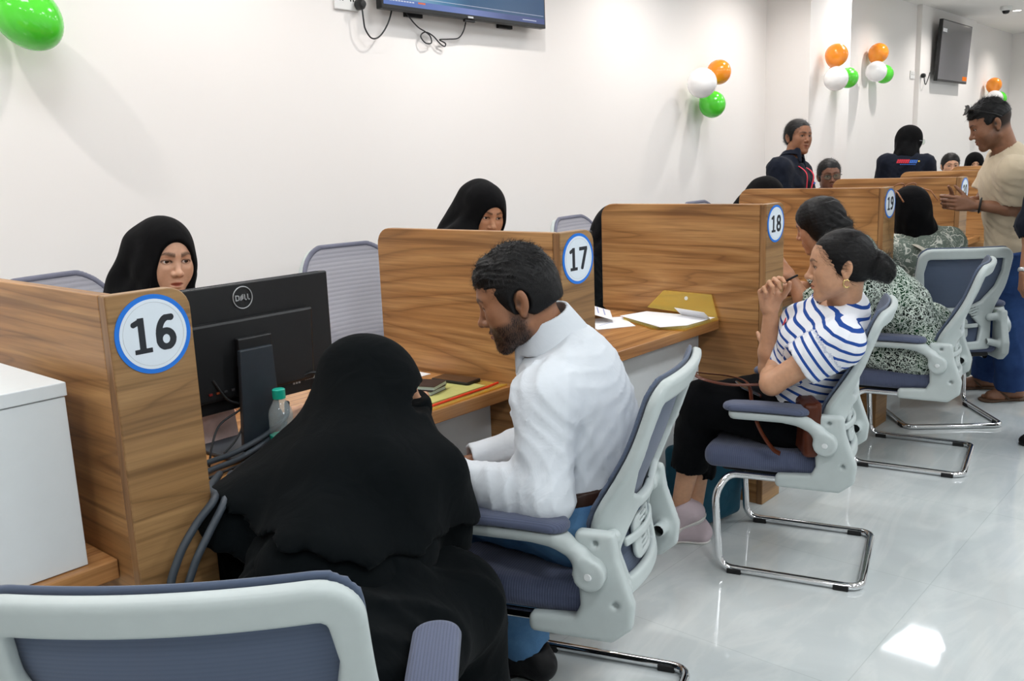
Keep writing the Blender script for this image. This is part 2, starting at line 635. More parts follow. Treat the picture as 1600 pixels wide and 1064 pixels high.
MAT['black_plastic'] = plain('black_plastic', (18, 19, 21), 0.42, noise=0.1)
MAT['dark_plastic'] = plain('dark_grey_plastic', (38, 46, 54), 0.5, noise=0.06)
MAT['silver'] = plain('silver_print', (190, 192, 194), 0.35, metal=0.6)
MAT['chair_plastic'] = plain('chair_grey_plastic', (184, 193, 192), 0.42, noise=0.02)
MAT['chair_bolt'] = plain('chair_bolt', (225, 228, 228), 0.3, metal=0.3)
MAT['chrome'] = plain('chrome', (225, 226, 228), 0.06, metal=1.0, noise=0.01)
MAT['rubber'] = plain('black_rubber', (16, 16, 17), 0.7)
MAT['white_plastic'] = plain('white_plastic', (232, 232, 230), 0.35, noise=0.01)
MAT['paper'] = plain('white_paper', (238, 239, 242), 0.7, noise=0.015)
MAT['print_blue'] = plain('printed_blue', (150, 160, 205), 0.7)
MAT['cable'] = plain('black_cable', (26, 28, 31), 0.5)
MAT['cable_grey'] = plain('grey_cable', (58, 66, 74), 0.5)
MAT['leather'] = cloth('brown_leather', (78, 36, 20), 0.4, 220, 0.2, 0.0, 0.3)
MAT['brass'] = plain('pale_gold', (214, 186, 128), 0.25, metal=1.0)
MAT['teal_bag'] = cloth('teal_canvas', (14, 72, 92), 0.8, 700, 0.12, 0.1)
MAT['teal_cap'] = plain('teal_cap', (20, 176, 150), 0.4)

def chair_fabric(name, rgb, axis, dens, alpha=1.0, rib=0.72, bmp=0.35):
    x = N(name)
    c = srgb(*rgb)
    v = x.coords()
    sep = x.n('ShaderNodeSeparateXYZ'); x.l(v, sep.inputs[0])
    w = x.math('SINE', x.math('MULTIPLY', sep.outputs[axis], dens))
    fine = x.noise(v, 700, 2)
    h = x.math('ADD', x.math('MULTIPLY', w, 0.5), fine)
    dk = tuple(q*rib for q in c[:3])+(1,)
    x.col(x.ramp(x.math('ADD', x.math('MULTIPLY', w, 0.5), 0.5), [(0.0, dk), (0.6, c)]))
    x.set(Roughness=0.8); x.b.inputs['Specular IOR Level'].default_value = 0.25
    x.b.inputs['Sheen Weight'].default_value = 0.2
    x.bump(h, bmp, 0.0015)
    if alpha < 1: x.b.inputs['Alpha'].default_value = alpha
    return x.m
MAT['seat_fabric'] = chair_fabric('blue_grey_seat_fabric', (84, 92, 118), 1, 900)
MAT['back_fabric'] = chair_fabric('blue_grey_back_mesh', (86, 98, 120), 2, 800, 0.86, 0.93, 0.12)
MAT['pad_fabric'] = chair_fabric('blue_grey_pad_fabric', (84, 92, 116), 0, 1100)
MAT['staff_mesh'] = chair_fabric('pale_grey_back_mesh', (178, 178, 188), 2, 420, 0.72, .85)

def balloon_mat(name, rgb, trans=0.25):
    x = N(name)
    x.b.inputs['Base Color'].default_value = srgb(*rgb)
    lw = x.n('ShaderNodeLayerWeight'); lw.inputs[0].default_value = 0.4
    x.col(x.ramp(lw.outputs['Facing'], [(0.0, srgb(*[min(255, q+18) for q in rgb])), (0.9, srgb(*rgb))]))
    x.set(Roughness=0.12)
    x.b.inputs['Subsurface Weight'].default_value = 0.35
    x.b.inputs['Subsurface Radius'].default_value = (0.06, 0.06, 0.06)
    x.b.inputs['Coat Weight'].default_value = 0.4; x.b.inputs['Coat Roughness'].default_value = 0.04
    return x.m
MAT['balloon_orange'] = balloon_mat('orange_latex', (255, 138, 20))
MAT['balloon_white'] = balloon_mat('white_latex', (244, 240, 240))
MAT['balloon_green'] = balloon_mat('green_latex', (74, 205, 44))

def glassy(name, rgb, alpha, rough=0.1):
    """thin clear plastic film"""
    x = N(name)
    tr = x.n('ShaderNodeBsdfTransparent'); tr.inputs[0].default_value = srgb(*rgb)
    x.set(Roughness=rough); x.b.inputs['Base Color'].default_value = srgb(*rgb)
    mx = x.n('ShaderNodeMixShader'); mx.inputs[0].default_value = alpha
    x.l(tr.outputs[0], mx.inputs[1]); x.l(x.b.outputs[0], mx.inputs[2])
    x.l(mx.outputs[0], x.out.inputs['Surface'])
    return x.m
MAT['yellow_film'] = glassy('yellow_folder_film', (250, 234, 140), 0.26)
MAT['clear_film'] = glassy('clear_bottle_plastic', (236, 244, 246), 0.22, 0.04)
MAT['lens'] = glassy('spectacle_lens', (225, 238, 228), 0.07, 0.03)

def emit(name, rgb, strength):
    x = N(name)
    e = x.n('ShaderNodeEmission'); e.inputs[0].default_value = srgb(*rgb); e.inputs[1].default_value = strength
    x.l(e.outputs[0], x.out.inputs['Surface'])
    return x.m

def skin_mat(name, rgb):
    """vertex colour holds the permanent colouring (lips, brows, stubble) as a factor on the skin tone"""
    x = N(name)
    c = srgb(*rgb)
    at = x.n('ShaderNodeAttribute'); at.attribute_name = 'Col'
    f = x.noise(x.coords(), 60, 4)
    base = x.ramp(f, [(0.3, tuple(q*0.92 for q in c[:3])+(1,)), (0.7, tuple(min(1, q*1.06) for q in c[:3])+(1,))])
    x.col(x.mix(1.0, base, at.outputs['Color'], 'MULTIPLY'))
    x.set(Roughness=0.46)
    x.b.inputs['Subsurface Weight'].default_value = 0.12
    x.b.inputs['Subsurface Radius'].default_value = (0.012, 0.005, 0.003)
    x.b.inputs['Specular IOR Level'].default_value = 0.4
    x.bump(x.noise(x.coords(), 420, 3), 0.12, 0.001)
    return x.m

def hair_mat(name, rgb, scale=(160, 22, 160)):
    x = N(name)
    c = srgb(*rgb)
    f = x.noise(x.coords(scale=scale), 1.0, 4, 0.6, 1.2)
    x.col(x.ramp(f, [(0.3, tuple(q*0.55 for q in c[:3])+(1,)), (0.75, tuple(q*1.5 for q in c[:3])+(1,))]))
    x.set(Roughness=0.48); x.b.inputs['Specular IOR Level'].default_value = 0.30
    x.bump(f, 0.35, 0.003)
    return x.m
MAT['hair'] = hair_mat('black_hair', (11, 9, 10))
MAT['hair_fine'] = hair_mat('black_hair_short', (12, 11, 12), (260, 120, 260))
MAT['eye_white'] = plain('eye_white', (226, 222, 218), 0.2, noise=0.02)
MAT['iris'] = plain('dark_iris', (30, 18, 12), 0.1)
MAT['black_cloth'] = cloth('black_crepe', (7, 11, 13), 0.88, 800, 0.12, 0.02, .25, .05)
MAT['black_scarf'] = cloth('black_scarf', (9, 9, 11), 0.84, 700, 0.12, 0.03, .25, .08)
MAT['navy_polo'] = cloth('navy_polo', (19, 24, 36), 0.85, 800, 0.12, 0.05, .25, .12)
MAT['white_shirt'] = cloth('white_shirt', (216, 222, 228), 0.75, 1200, 0.02, 0.05, 0.12)
MAT['black_trouser'] = cloth('black_trouser', (8, 9, 12), 0.88, 900, 0.15, 0.02, .2, .06)
MAT['beige_tee'] = cloth('beige_tee', (200, 184, 158), 0.85, 900, 0.05, 0.15)
MAT['shoe_pink'] = cloth('pale_pink_knit', (196, 180, 186), 0.8, 500, 0.06, 0.1)
MAT['shoe_sole'] = plain('white_sole', (226, 224, 220), 0.5)
MAT['shoe_black'] = cloth('black_shoe', (18, 18, 20), 0.45, 300, 0.1, 0.0)
MAT['belt'] = cloth('dark_belt_leather', (52, 32, 24), 0.4, 200, 0.1, 0.0)
MAT['sandal'] = cloth('brown_sandal', (92, 72, 58), 0.6, 200, 0.1, 0.0)

def denim(name, rgb, light):
    x = N(name)
    f = x.noise(x.coords(), 7, 4)
    t = x.noise(x.coords(scale=(900, 900, 250)), 1.0, 2)
    c = x.ramp(f, [(0.35, srgb(*rgb)), (0.68, srgb(*light))])
    x.col(x.mix(x.math('MULTIPLY', t, 0.35), c, srgb(*[min(255, q+40) for q in light])))
    x.set(Roughness=0.9); x.b.inputs['Specular IOR Level'].default_value = 0.2
    x.bump(t, 0.3, 0.001)
    return x.m
MAT['jeans'] = denim('blue_jeans', (44, 84, 128), (84, 128, 168))
MAT['jeans_dark'] = denim('dark_blue_jeans', (20, 44, 92), (40, 70, 122))

def stripe_mat():
    x = N('white_blue_striped_jersey')
    at = x.n('ShaderNodeAttribute'); at.attribute_name = 'along'
    fr = x.math('FRACT', x.math('MULTIPLY', at.outputs['Fac'], 1/0.032))
    st = x.math('LESS_THAN', fr, 0.30)
    x.col(x.mix(st, srgb(232, 234, 240), srgb(36, 74, 150)))
    x.set(Roughness=0.85); x.b.inputs['Specular IOR Level'].default_value = 0.2
    x.bump(x.noise(x.coords(), 900, 2), 0.15, 0.001)
    return x.m
MAT['striped_tee'] = stripe_mat()

def print_mat(name, ground, ink, scale, mode):
    x = N(name)
    v = x.coords()
    if mode == 'ikat':
        nz_ = x.noise(v, scale, 3, 0.6, 2.2)
        vo = x.n('ShaderNodeTexVoronoi', feature='DISTANCE_TO_EDGE'); vo.inputs['Scale'].default_value = scale*1.1
        x.l(v, vo.inputs['Vector'])
        a = x.math('LESS_THAN', x.math('ABSOLUTE', x.math('SUBTRACT', nz_, 0.5)), 0.038)
        b = x.math('LESS_THAN', vo.outputs['Distance'], 0.035)
        m = x.math('MAXIMUM', a, b)
        gr = x.ramp(x.noise(v, 5, 2), [(0.45, srgb(*ground)), (0.6, srgb(20, 58, 34))])
        x.col(x.mix(m, gr, srgb(*ink)))
    else:
        vo = x.n('ShaderNodeTexVoronoi', feature='F1'); vo.inputs['Scale'].default_value = scale
        dn = x.n('ShaderNodeTexNoise'); dn.inputs['Scale'].default_value = scale*1.6; dn.inputs['Detail'].default_value = 1
        x.l(v, dn.inputs['Vector'])
        mx = x.n('ShaderNodeMix', data_type='VECTOR'); mx.inputs[0].default_value = 0.10
        x.l(v, mx.inputs[4]); x.l(dn.outputs['Color'], mx.inputs[5]); x.l(mx.outputs[1], vo.inputs['Vector'])
        d = vo.outputs['Distance']
        ring = x.math('LESS_THAN', x.math('ABSOLUTE', x.math('SUBTRACT', d, 0.34)), 0.035)
        core = x.math('LESS_THAN', d, 0.07)
        nn = x.noise(v, scale*2.3, 2, 0.5, 1.5)
        leaf = x.math('LESS_THAN', x.math('ABSOLUTE', x.math('SUBTRACT', nn, 0.56)), 0.012)
        m = x.math('MAXIMUM', x.math('MAXIMUM', ring, core), leaf)
        x.col(x.mix(m, srgb(*ground), srgb(*ink)))
    x.set(Roughness=0.85); x.b.inputs['Specular IOR Level'].default_value = 0.2
    x.bump(x.noise(v, 900, 2), 0.15, 0.001)
    return x.m
MAT['ikat'] = print_mat('green_black_white_print', (16, 22, 19), (196, 206, 196), 30, 'ikat')
MAT['floral'] = print_mat('sage_floral_print', (112, 124, 114), (214, 216, 206), 11, 'floral')
# ------------------------------------------------------------------ people
def emit_mesh(v, q, Mx=None, c=None, s=1.0):
    v = np.asarray(v)*s
    if Mx is not None: v = v @ np.asarray(Mx).T
    if c is not None: v = v + np.asarray(c)
    return v, q

def gauss(P, c, r):
    q = (P-np.asarray(c))/np.asarray(r)
    return np.exp(-(q*q).sum(1))

def head_field(p):
    """head in its own frame: x right, y forward, z up, origin between the ears. p: dict of options"""
    jaw = p.get('jaw', 1.0); nose = p.get('nose', 1.0); smile = p.get('open', 0.0); full = p.get('full', 0.0)
    F = Field(k=0.02)
    F.u(ell((0, -0.012, 0.035), (0.074, 0.094, 0.082)))
    F.u(ell((0, 0.030, 0.030), (0.062, 0.062, 0.060)), k=0.03)
    F.u(ell((0, 0.034, -0.030), (0.056+full*0.008, 0.054, 0.070)), k=0.03)
    for s in (-1, 1):
        F.u(sph((s*0.039, 0.052, -0.020), 0.025+full*0.004), k=0.03)
        F.u(cone((s*0.053*jaw, -0.002, -0.060), (s*0.016, 0.066, -0.098), 0.016, 0.014+full*0.004), k=0.03)
        F.u(sph((s*0.040, 0.040, -0.055), 0.022+full*0.009), k=0.03)
    F.u(sph((0, 0.073, -0.099), 0.0165*jaw), k=0.025)
    F.u(ell((0, 0.066, -0.062), (0.030, 0.027, 0.030)), k=0.02)
    for s in (-1, 1):
        F.u(cone((s*0.012, 0.085, 0.025), (s*0.044, 0.068, 0.025), 0.0095, 0.008), k=0.015)
    for s in (-1, 1):
        F.sub(ell((s*0.032, 0.104, 0.005), (0.021, 0.020, 0.0155)), k=0.014)
    n = nose
    F.u(cone((0, 0.083, 0.020), (0, 0.103+0.005*(n-1)*4, -0.024), 0.0075, 0.0088), k=0.012)
    F.u(sph((0, 0.107+0.006*(n-1)*4, -0.030), 0.0098*n), k=0.008)
    for s in (-1, 1):
        F.u(sph((s*0.0125*n, 0.096, -0.0335), 0.0078), k=0.007)
    for s in (-1, 1):
        F.sub(sph((s*0.0068, 0.105, -0.0415), 0.0040), k=0.003)
    op = 0.005*smile
    for s in (-1, 1):
        F.u(cone((0, 0.0935, -0.0585), (s*0.0215, 0.080, -0.0635), 0.0052, 0.0028), k=0.005)
        F.u(cone((0, 0.0915, -0.0695-op), (s*0.0195, 0.080, -0.0660), 0.0066, 0.0032), k=0.005)
    F.sub(ell((0, 0.101, -0.085), (0.016, 0.008, 0.006)), k=0.010)
    F.sub(ell((0, 0.094, -0.0640-op*0.5), (0.0215, 0.012, 0.0011+op*0.7)), k=0.003)
    for s in (-1, 1):                                            # eyelids over the eyeball
        F.u(sph((s*0.0315, 0.0735, 0.006), 0.0143), k=0.004)
        F.sub(ell((s*0.0315, 0.089, 0.0050-0.001*p.get('down', 0)), (0.0128, 0.013, 0.0045-0.0020*p.get('down', 0))), k=0.0015)
    if p.get('ears', True):
        for s in (-1, 1):
            M = ypr(s*22, 0, 0) @ ypr(0, -12, 0)
            F.u(ell((s*0.0775, -0.016, -0.004), (0.0085, 0.0185, 0.031), M), k=0.006)
            F.sub(ell((s*0.087, -0.010, -0.002), (0.008, 0.0095, 0.017), M), k=0.005)
            F.u(sph((s*0.074, -0.004, -0.012), 0.006), k=0.004)
            F.u(sph((s*0.075, -0.012, -0.032), 0.0085), k=0.006)
    a = V(p['neck_local'])
    F.u(cone((0, -0.022, -0.045), a, 0.054*p.get('neck_r', 1), 0.058*p.get('neck_r', 1)), k=0.025)
    return F

def beard_mask(P):
    x = np.abs(P[:, 0]); y = P[:, 1]; z = P[:, 2]
    jz = np.clip((-0.034-z)/0.014, 0, 1)*np.clip((y+0.02)/0.02, 0, 1)
    side = np.clip((-0.010-z)/0.03, 0, 1)*np.clip((x-0.046)/0.008, 0, 1)*np.clip((y+0.004)/0.01, 0, 1)*np.clip((0.034-y)/0.012, 0, 1)
    mst = np.exp(-((z+0.050)/0.006)**2)*(x < 0.026)*(y > 0.07)
    under = np.clip((z+0.128)/0.01, 0, 1)
    return np.clip(np.maximum(np.maximum(jz*np.where((z < -0.076) | (x > 0.024), 1, 0.25), side), mst), 0, 1)*under

def head_colour(P, p):
    """permanent colouring as a multiplier on the skin tone"""
    c = np.ones((len(P), 3))
    x = np.abs(P[:, 0]); y = P[:, 1]; z = P[:, 2]
    front = (y > 0.03)
    # lips
    lip = gauss(np.stack([x, y, z], 1), (0.0, 0.094, -0.0645), (0.021, 0.03, 0.0085))
    lip = np.clip((lip-0.35)*4, 0, 1)*front
    lc = np.array(p.get('lip', (0.82, 0.52, 0.52)))
    c = c*(1-lip[:, None]) + c*lc*lip[:, None]
    # brows
    zb = 0.0265 + 0.0045*np.exp(-((x-0.034)/0.014)**2) - 0.25*np.maximum(x-0.040, 0)
    w = 0.0042*np.clip((0.056-x)/0.03, 0.35, 1)*p.get('brow', 1.0)
    br = np.clip(1.6-np.abs(z-zb)/w, 0, 1)*((x > 0.010) & (x < 0.053))*front
    br = br*(0.8+0.2*np.sin(P[:, 0]*2500+P[:, 2]*1500))
    c = c*(1-br[:, None]*0.86)
    # lash line
    e = np.stack([(x-0.0315)/0.0150, (z-0.0050)/0.0068], 1)
    re = np.sqrt((e*e).sum(1))
    lash = np.exp(-((re-1.0)/0.22)**2)*front*(y > 0.066)*np.where(z > 0.004, 1.0, 0.55)*p.get('lash', 0.8)
    c = c*(1-lash[:, None]*0.85)
    # scalp under hair / beard stubble
    b = p.get('beard', 0)
    if b:
        m = beard_mask(P)*(1-lip)
        n = 0.75+0.25*np.sin(P[:, 0]*1700+3*np.sin(P[:, 2]*900))*np.sin(P[:, 1]*1500+P[:, 2]*1300)
        c = c*(1-(m*n*b)[:, None]*np.array([0.86, 0.84, 0.80]))
    f = p.get('fade', 0)
    if f:
        s = np.clip((0.012-y)/0.02, 0, 1)*np.clip((z+0.062+0.2*np.minimum(y, 0))/0.03, 0, 1)*np.clip((0.085-z)/0.02, 0, 1)
        ear = np.clip((x-0.079)/0.003, 0, 1)
        c = c*(1-(s*f*(1-ear))[:, None]*0.85)
    return c

def eye_geo(look=(0, 0)):
    """two eyeballs: white, iris and pupil as face materials"""
    vs, qs, mats = [], [], []
    n = 0
    seg, rings = 20, 14
    for s in (-1, 1):
        c = V(s*0.0315, 0.0735, 0.006)
        M = ypr(look[0], look[1])
        v = []
        for i in range(rings+1):
            a = PI*i/rings
            for k in range(seg):
                t = 2*PI*k/seg
                v.append((math.sin(a)*math.cos(t), math.cos(a), math.sin(a)*math.sin(t)))
        v = np.array(v)*0.0124 @ M.T + c
        f = []
        for i in range(rings):
            for k in range(seg):
                k2 = (k+1) % seg
                f.append((n+i*seg+k, n+i*seg+k2, n+(i+1)*seg+k2, n+(i+1)*seg+k))
                mats.append(2 if i < 3 else 1)
        vs.append(v); qs.append(np.array(f)); n += len(v)
    return np.concatenate(vs), np.concatenate(qs), np.array(mats)

def hand_prims(w, d, n, side, s=1.0, curl=(0.4, 0.45, 0.5, 0.55), spread=0.0, thumb=(0.5, 0.3)):
    """w wrist, d towards the fingers, n out of the palm, side +1 right / -1 left. thumb: (opposition, bend)"""
    w = V(w); d = nz(d); n = V(n); n = nz(n-d*(n@d)); t = side*np.cross(d, n)
    pr = []; K = []
    kn = []
    for i in range(4):
        off = (0.031-i*0.0205)*s
        a = w + t*off*0.55 + d*0.012*s
        b = w + t*off + d*(0.090 - abs(i-1.2)*0.0035 - (i == 3)*0.006)*s
        pr.append((cone(a, b, 0.0150*s, 0.0108*s), 0.016)); kn.append((b, off))
    pr.append((cone(w+d*0.020*s+t*0.016*s+n*0.004*s, w+d*0.054*s+t*0.032*s+n*0.009*s, 0.0165*s, 0.0125*s), 0.014))
    pr.append((cone(w+d*0.022*s-t*0.020*s+n*0.003*s, w+d*0.06*s-t*0.026*s+n*0.004*s, 0.0145*s, 0.011*s), 0.014))
    Ls = [0.95, 1.05, 0.98, 0.78]
    for i in range(4):
        p, off = kn[i]; c = curl[i]; sp = spread*(1.2-i)*0.16
        ang = 0.0
        r = [0.0091, 0.0083, 0.0075, 0.0062]
        for j, (L, bend) in enumerate(zip((0.044, 0.027, 0.021), (62, 85, 55))):
            ang += math.radians(bend)*c
            dd = nz((d*math.cos(ang) + n*math.sin(ang)) + t*sp)
            e = p + dd*L*Ls[i]*s
            pr.append((cone(p, e, r[j]*s*(0.93 if i == 3 else 1), r[j+1]*s*(0.93 if i == 3 else 1)), 0.006 if j == 0 else 0.004))
            p = e
    opp, bend = thumb
    p = w + d*0.032*s + t*0.026*s + n*0.006*s
    dirs = nz(t*(1-0.5*opp) + d*0.75 + n*0.9*opp)
    inward = nz(d*0.8 - t*0.6*opp + n*0.3*opp)
    for j, (L, r0, r1) in enumerate(((0.036, 0.0125, 0.0105), (0.034, 0.0103, 0.0092), (0.026, 0.0090, 0.0072))):
        dd = nz(dirs*(1-bend*j*0.5) + inward*bend*j*0.5)
        e = p + dd*L*s
        pr.append((cone(p, e, r0*s, r1*s), 0.010 if j == 0 else 0.004)); p = e
    return pr

def ik(a, b, l1, l2, pole):
    """joint between a and b, bending towards pole"""
    a = V(a); b = V(b); d = b-a; L = np.linalg.norm(d)
    if L > (l1+l2)*0.999:
        l1, l2 = l1*L/(l1+l2)*1.001, l2*L/(l1+l2)*1.001
    x = (l1*l1-l2*l2+L*L)/(2*L); h = math.sqrt(max(l1*l1-x*x, 0))
    e = d/L; p = V(pole)-a; p = p-e*(p@e)
    return a+e*x+nz(p)*h

class Person:
    """joints are given in the room; lengths follow the scale s"""
    def __init__(self, name_label, group=None, s=1.0, female=True, skin=(176, 128, 98), base=None, h_head=0.0027, h_body=0.011, h_hand=0.0032):
        self.s = s; self.f = female; self.hh, self.hb, self.hd = h_head, h_body, h_hand
        self.root_label = name_label; self.group = group; self.skin_rgb = skin
        self.base = base; self.J = {}; self.arms = {}; self.legs = {}; self.parts = []
        self.shells = []
    # -------- pose
    def spine(self, pelvis, neck, shoulder_yaw, pelvis_yaw=None, bend=0.03):
        J = self.J; s = self.s
        J['pelvis'] = V(pelvis); J['neck'] = V(neck)
        up = nz(J['neck']-J['pelvis'])
        self.sy = shoulder_yaw; self.py = shoulder_yaw if pelvis_yaw is None else pelvis_yaw
        fs = ypr(self.sy)[:, 1]; fp = ypr(self.py)[:, 1]
        self.Mch = frame(fs - up*(fs@up), up); self.Mpe = frame(fp - up*(fp@up)*0.5, up)
        L = np.linalg.norm(J['neck']-J['pelvis'])
        J['waist'] = J['pelvis'] + up*L*0.40 - self.Mch[:, 1]*bend
        J['chest'] = J['pelvis'] + up*L*0.70 - self.Mch[:, 1]*bend*0.8
        w = (0.165 if self.f else 0.192)*s
        for sd, nm in ((1, 'R'), (-1, 'L')):
            J['sh'+nm] = J['neck'] + self.Mch[:, 0]*sd*w - up*0.055*s
        hw = (0.092 if self.f else 0.088)*s
        for sd, nm in ((1, 'R'), (-1, 'L')):
            J['hip'+nm] = J['pelvis'] + self.Mpe[:, 0]*sd*hw
        self.up = up
        return self
    def head(self, pos, yaw, pitch=0, roll=0, scale=None, **opt):
        self.hc = V(pos); self.HM = ypr(yaw, pitch, roll); self.hs = (scale or self.s); self.hopt = opt
        return self
    def hl(self, P):  # room -> head frame
        return ((V(P)-self.hc) @ self.HM)/self.hs
    def hw(self, P):  # head frame -> room
        return self.hc + (V(P)*self.hs) @ self.HM.T
    def arm(self, nm, wrist, pole, hand_dir=None, palm=(0, 0, -1), elbow=None, **hk):
        s = self.s
        a = self.J['sh'+nm]
        l1, l2 = 0.285*s, 0.250*s
        el = V(elbow) if elbow is not None else ik(a, wrist, l1, l2, pole)
        w = V(wrist)
        self.arms[nm] = dict(el=el, wr=w, d=nz(hand_dir) if hand_dir is not None else nz(w-el), n=V(palm), hk=hk)
        return self
    def leg(self, nm, ankle, pole, toe=None, knee=None):
        s = self.s
        a = self.J['hip'+nm]
        kn = V(knee) if knee is not None else ik(a, ankle, 0.43*s, 0.42*s, pole)
        fw = ypr(self.py)[:, 1] if toe is None else V(toe)
        self.legs[nm] = dict(kn=kn, an=V(ankle), toe=nz(fw))
        return self
    # -------- shapes
    def torso(self, F, o=0.0, k=0.06, belly=0.0, bust=True):
        J = self.J; s = self.s; M = self.Mch; Mp = self.Mpe
        f = self.f
        F.u(ell(J['pelvis']+self.up*0.02*s, V(0.165*s+o, 0.118*s+o, 0.135*s+o), Mp), k=k)
        F.u(ell(J['waist'], V((0.132 if f else 0.148)*s+o, (0.100+belly)*s+o, 0.150*s+o), M), k=k)
        F.u(ell(J['chest'], V((0.146 if f else 0.168)*s+o, (0.108 if f else 0.118)*s+o, 0.165*s+o), M), k=k)
        F.u(cone(J['shL']-self.up*0.012*s, J['shR']-self.up*0.012*s, 0.058*s+o, 0.058*s+o), k=k)
        F.u(cone(J['neck']-self.up*0.08*s, J['neck']+self.up*0.005*s, 0.09*s+o, 0.055*s+o), k=k)
        if f and bust:
            for sd in (-1, 1):
                F.u(sph(J['chest']+M[:, 0]*sd*0.068*s+M[:, 1]*0.085*s-self.up*0.01*s, 0.058*s+o), k=0.05)
        return F
    def arm_prims(self, F, nm, o=0.0, upto=1.0, k=0.025, r=(0.054, 0.043, 0.028), cut=True, start=None):
        """upper arm and forearm; upto < 1 ends on the upper arm, 1..2 on the forearm"""
        s = self.s; a = self.J['sh'+nm]; A = self.arms[nm]; el, wr = A['el'], A['wr']
        if upto <= 1.0:
            b = a + (el-a)*upto
            rb = r[0]+(r[1]-r[0])*upto
            F.u((cutcone if cut and upto < 1 else cone)(a, b, r[0]*s+o, rb*s+o), k=k)
            return b, nz(el-a), rb*s
        F.u(cone(a, el, r[0]*s+o, r[1]*s+o), k=k)
        t = upto-1; b = el + (wr-el)*t; rb = r[1]+(r[2]-r[1])*t
        mid = el+(wr-el)*min(0.3, t*0.5)
        F.u(cone(el, mid, r[1]*s+o, (r[1]+0.001)*s+o), k=k)
        F.u((cutcone if cut else cone)(mid, b, (r[1]+0.001)*s+o, rb*s+o), k=k)
        return b, nz(wr-el), rb*s
    def leg_prims(self, F, nm, o=0.0, upto=2.0, k=0.03, r=(0.088, 0.060, 0.055, 0.036), cut=True):
        s = self.s; a = self.J['hip'+nm]; L = self.legs[nm]; kn, an = L['kn'], L['an']
        F.u(cone(a, kn, r[0]*s+o, r[1]*s+o), k=k)
        t = upto-1
        m = kn+(an-kn)*min(0.3, t)
        F.u(cone(kn, m, (r[1]-0.006)*s+o, r[2]*s+o), k=k)
        b = kn+(an-kn)*t
        rb = r[2]+(r[3]-r[2])*max(0, (t-0.3)/0.7)
        if t > 0.3:
            F.u((cutcone if cut else cone)(m, b, r[2]*s+o, rb*s+o), k=k)
        return b, nz(an-kn), rb*s
    # -------- meshes
    def add_shell(self, v, q, col=None, mats=None):
        if col is None: col = np.ones((len(v), 3))
        if mats is None: mats = np.zeros(len(q), int)
        self.shells.append((v, q, col, mats))
    def build_head(self, face=True):
        p = dict(self.hopt); p['neck_local'] = self.hl(self.J['neck']-self.up*0.03*self.s)
        F = head_field(p)
        lo, hi = V(-0.1, -0.125, -0.13), V(0.1, 0.135, 0.135)
        nl = V(p['neck_local']); lo = np.minimum(lo, nl-0.07); hi = np.maximum(hi, nl+0.07)
        v, q = surf(F, self.hh, lo, hi)
        col = head_colour(v, p)
        self.head_opt = p
        if p.get('beard', 0) > .8:                                   # short beard hairs
            rng = np.random.RandomState(7); nb = 3600
            fi = q[rng.choice(len(q), nb*5)]; c0 = v[fi].mean(1)
            keep = beard_mask(c0) > rng.uniform(.35, 1, len(c0)); fi, c0 = fi[keep][:nb], c0[keep][:nb]; n0 = len(c0)
            nn = np.cross(v[fi[:, 2]]-v[fi[:, 0]], v[fi[:, 3]]-v[fi[:, 1]]); nn /= np.linalg.norm(nn, axis=1)[:, None]+1e-12
            t = V(0, .25, -1)+rng.normal(0, .3, (n0, 3)); t = t-nn*(t*nn).sum(1)[:, None]; t /= np.linalg.norm(t, axis=1)[:, None]
            L = rng.uniform(.004, .010, n0)[:, None]; W = np.cross(t, nn)*.00035
            p2 = c0+t*L+nn*L*.45
            sv = np.stack([c0-W, c0+W, p2+W*.2, p2-W*.2], 1).reshape(-1, 3)
            bv, bq = emit_mesh(sv, np.arange(n0)[:, None]*4+np.array([[0, 1, 2, 3]]), self.HM, self.hc, self.hs)
            self.part('beard', bv, bq, MAT['hair_fine'])
        vv, q = emit_mesh(v, q, self.HM, self.hc, self.hs)
        self.add_shell(vv, q, col)
        ve, qe, me = eye_geo(p.get('look', (0, 0)))
        ve, qe = emit_mesh(ve, qe, self.HM, self.hc, self.hs)
        self.add_shell(ve, qe, None, me)
    def build_arm_skin(self, nm, frm=0.0, hand=True, hs=None):
        """forearm and hand as one fine surface, from the elbow (frm = 1) or the shoulder (frm = 0)"""
        A = self.arms[nm]; s = self.s
        F = Field(k=0.02)
        if frm < 1: F.u(cone(self.J['sh'+nm]+(A['el']-self.J['sh'+nm])*frm, A['el'], 0.046*s, 0.039*s), k=0.02)
        mid = A['el']+(A['wr']-A['el'])*0.28
        if frm <= 1:
            F.u(cone(A['el'], mid, 0.038*s, 0.040*s), k=0.02); F.u(cone(mid, A['wr'], 0.040*s, 0.0255*s), k=0.02)
        else:
            F.u(cone(A['el']+(A['wr']-A['el'])*(frm-1), A['wr'], 0.034*s, 0.0255*s), k=0.02)
        if hand:
            for pr, k in hand_prims(A['wr'], A['d'], A['n'], 1 if nm == 'R' else -1, hs or s, **A['hk']):
                F.u(pr, k=k)
        v, q = surf(F, self.hd)
        self.add_shell(v, q)
    def build_torso_skin(self):
        F = Field(k=0.05)
        self.torso(F, -0.016)
        for nm in ('L', 'R'):
            if nm in self.legs: self.leg_prims(F, nm, -0.012, 2.0, cut=False)
            if nm in self.arms: self.arm_prims(F, nm, -0.010, 1.6, cut=False)
        v, q = surf(F, self.hb*1.15)
        self.add_shell(v, q)
    def build_leg_skin(self, nm, frm=1.4, foot=False):
        L = self.legs[nm]; s = self.s
        F = Field(k=0.02)
        a = L['kn']+(L['an']-L['kn'])*(frm-1)
        F.u(cone(a, L['an'], 0.046*s, 0.033*s))
        if foot: self.foot_prims(F, nm, 0.0)
        v, q = surf(F, 0.004)
        self.add_shell(v, q)
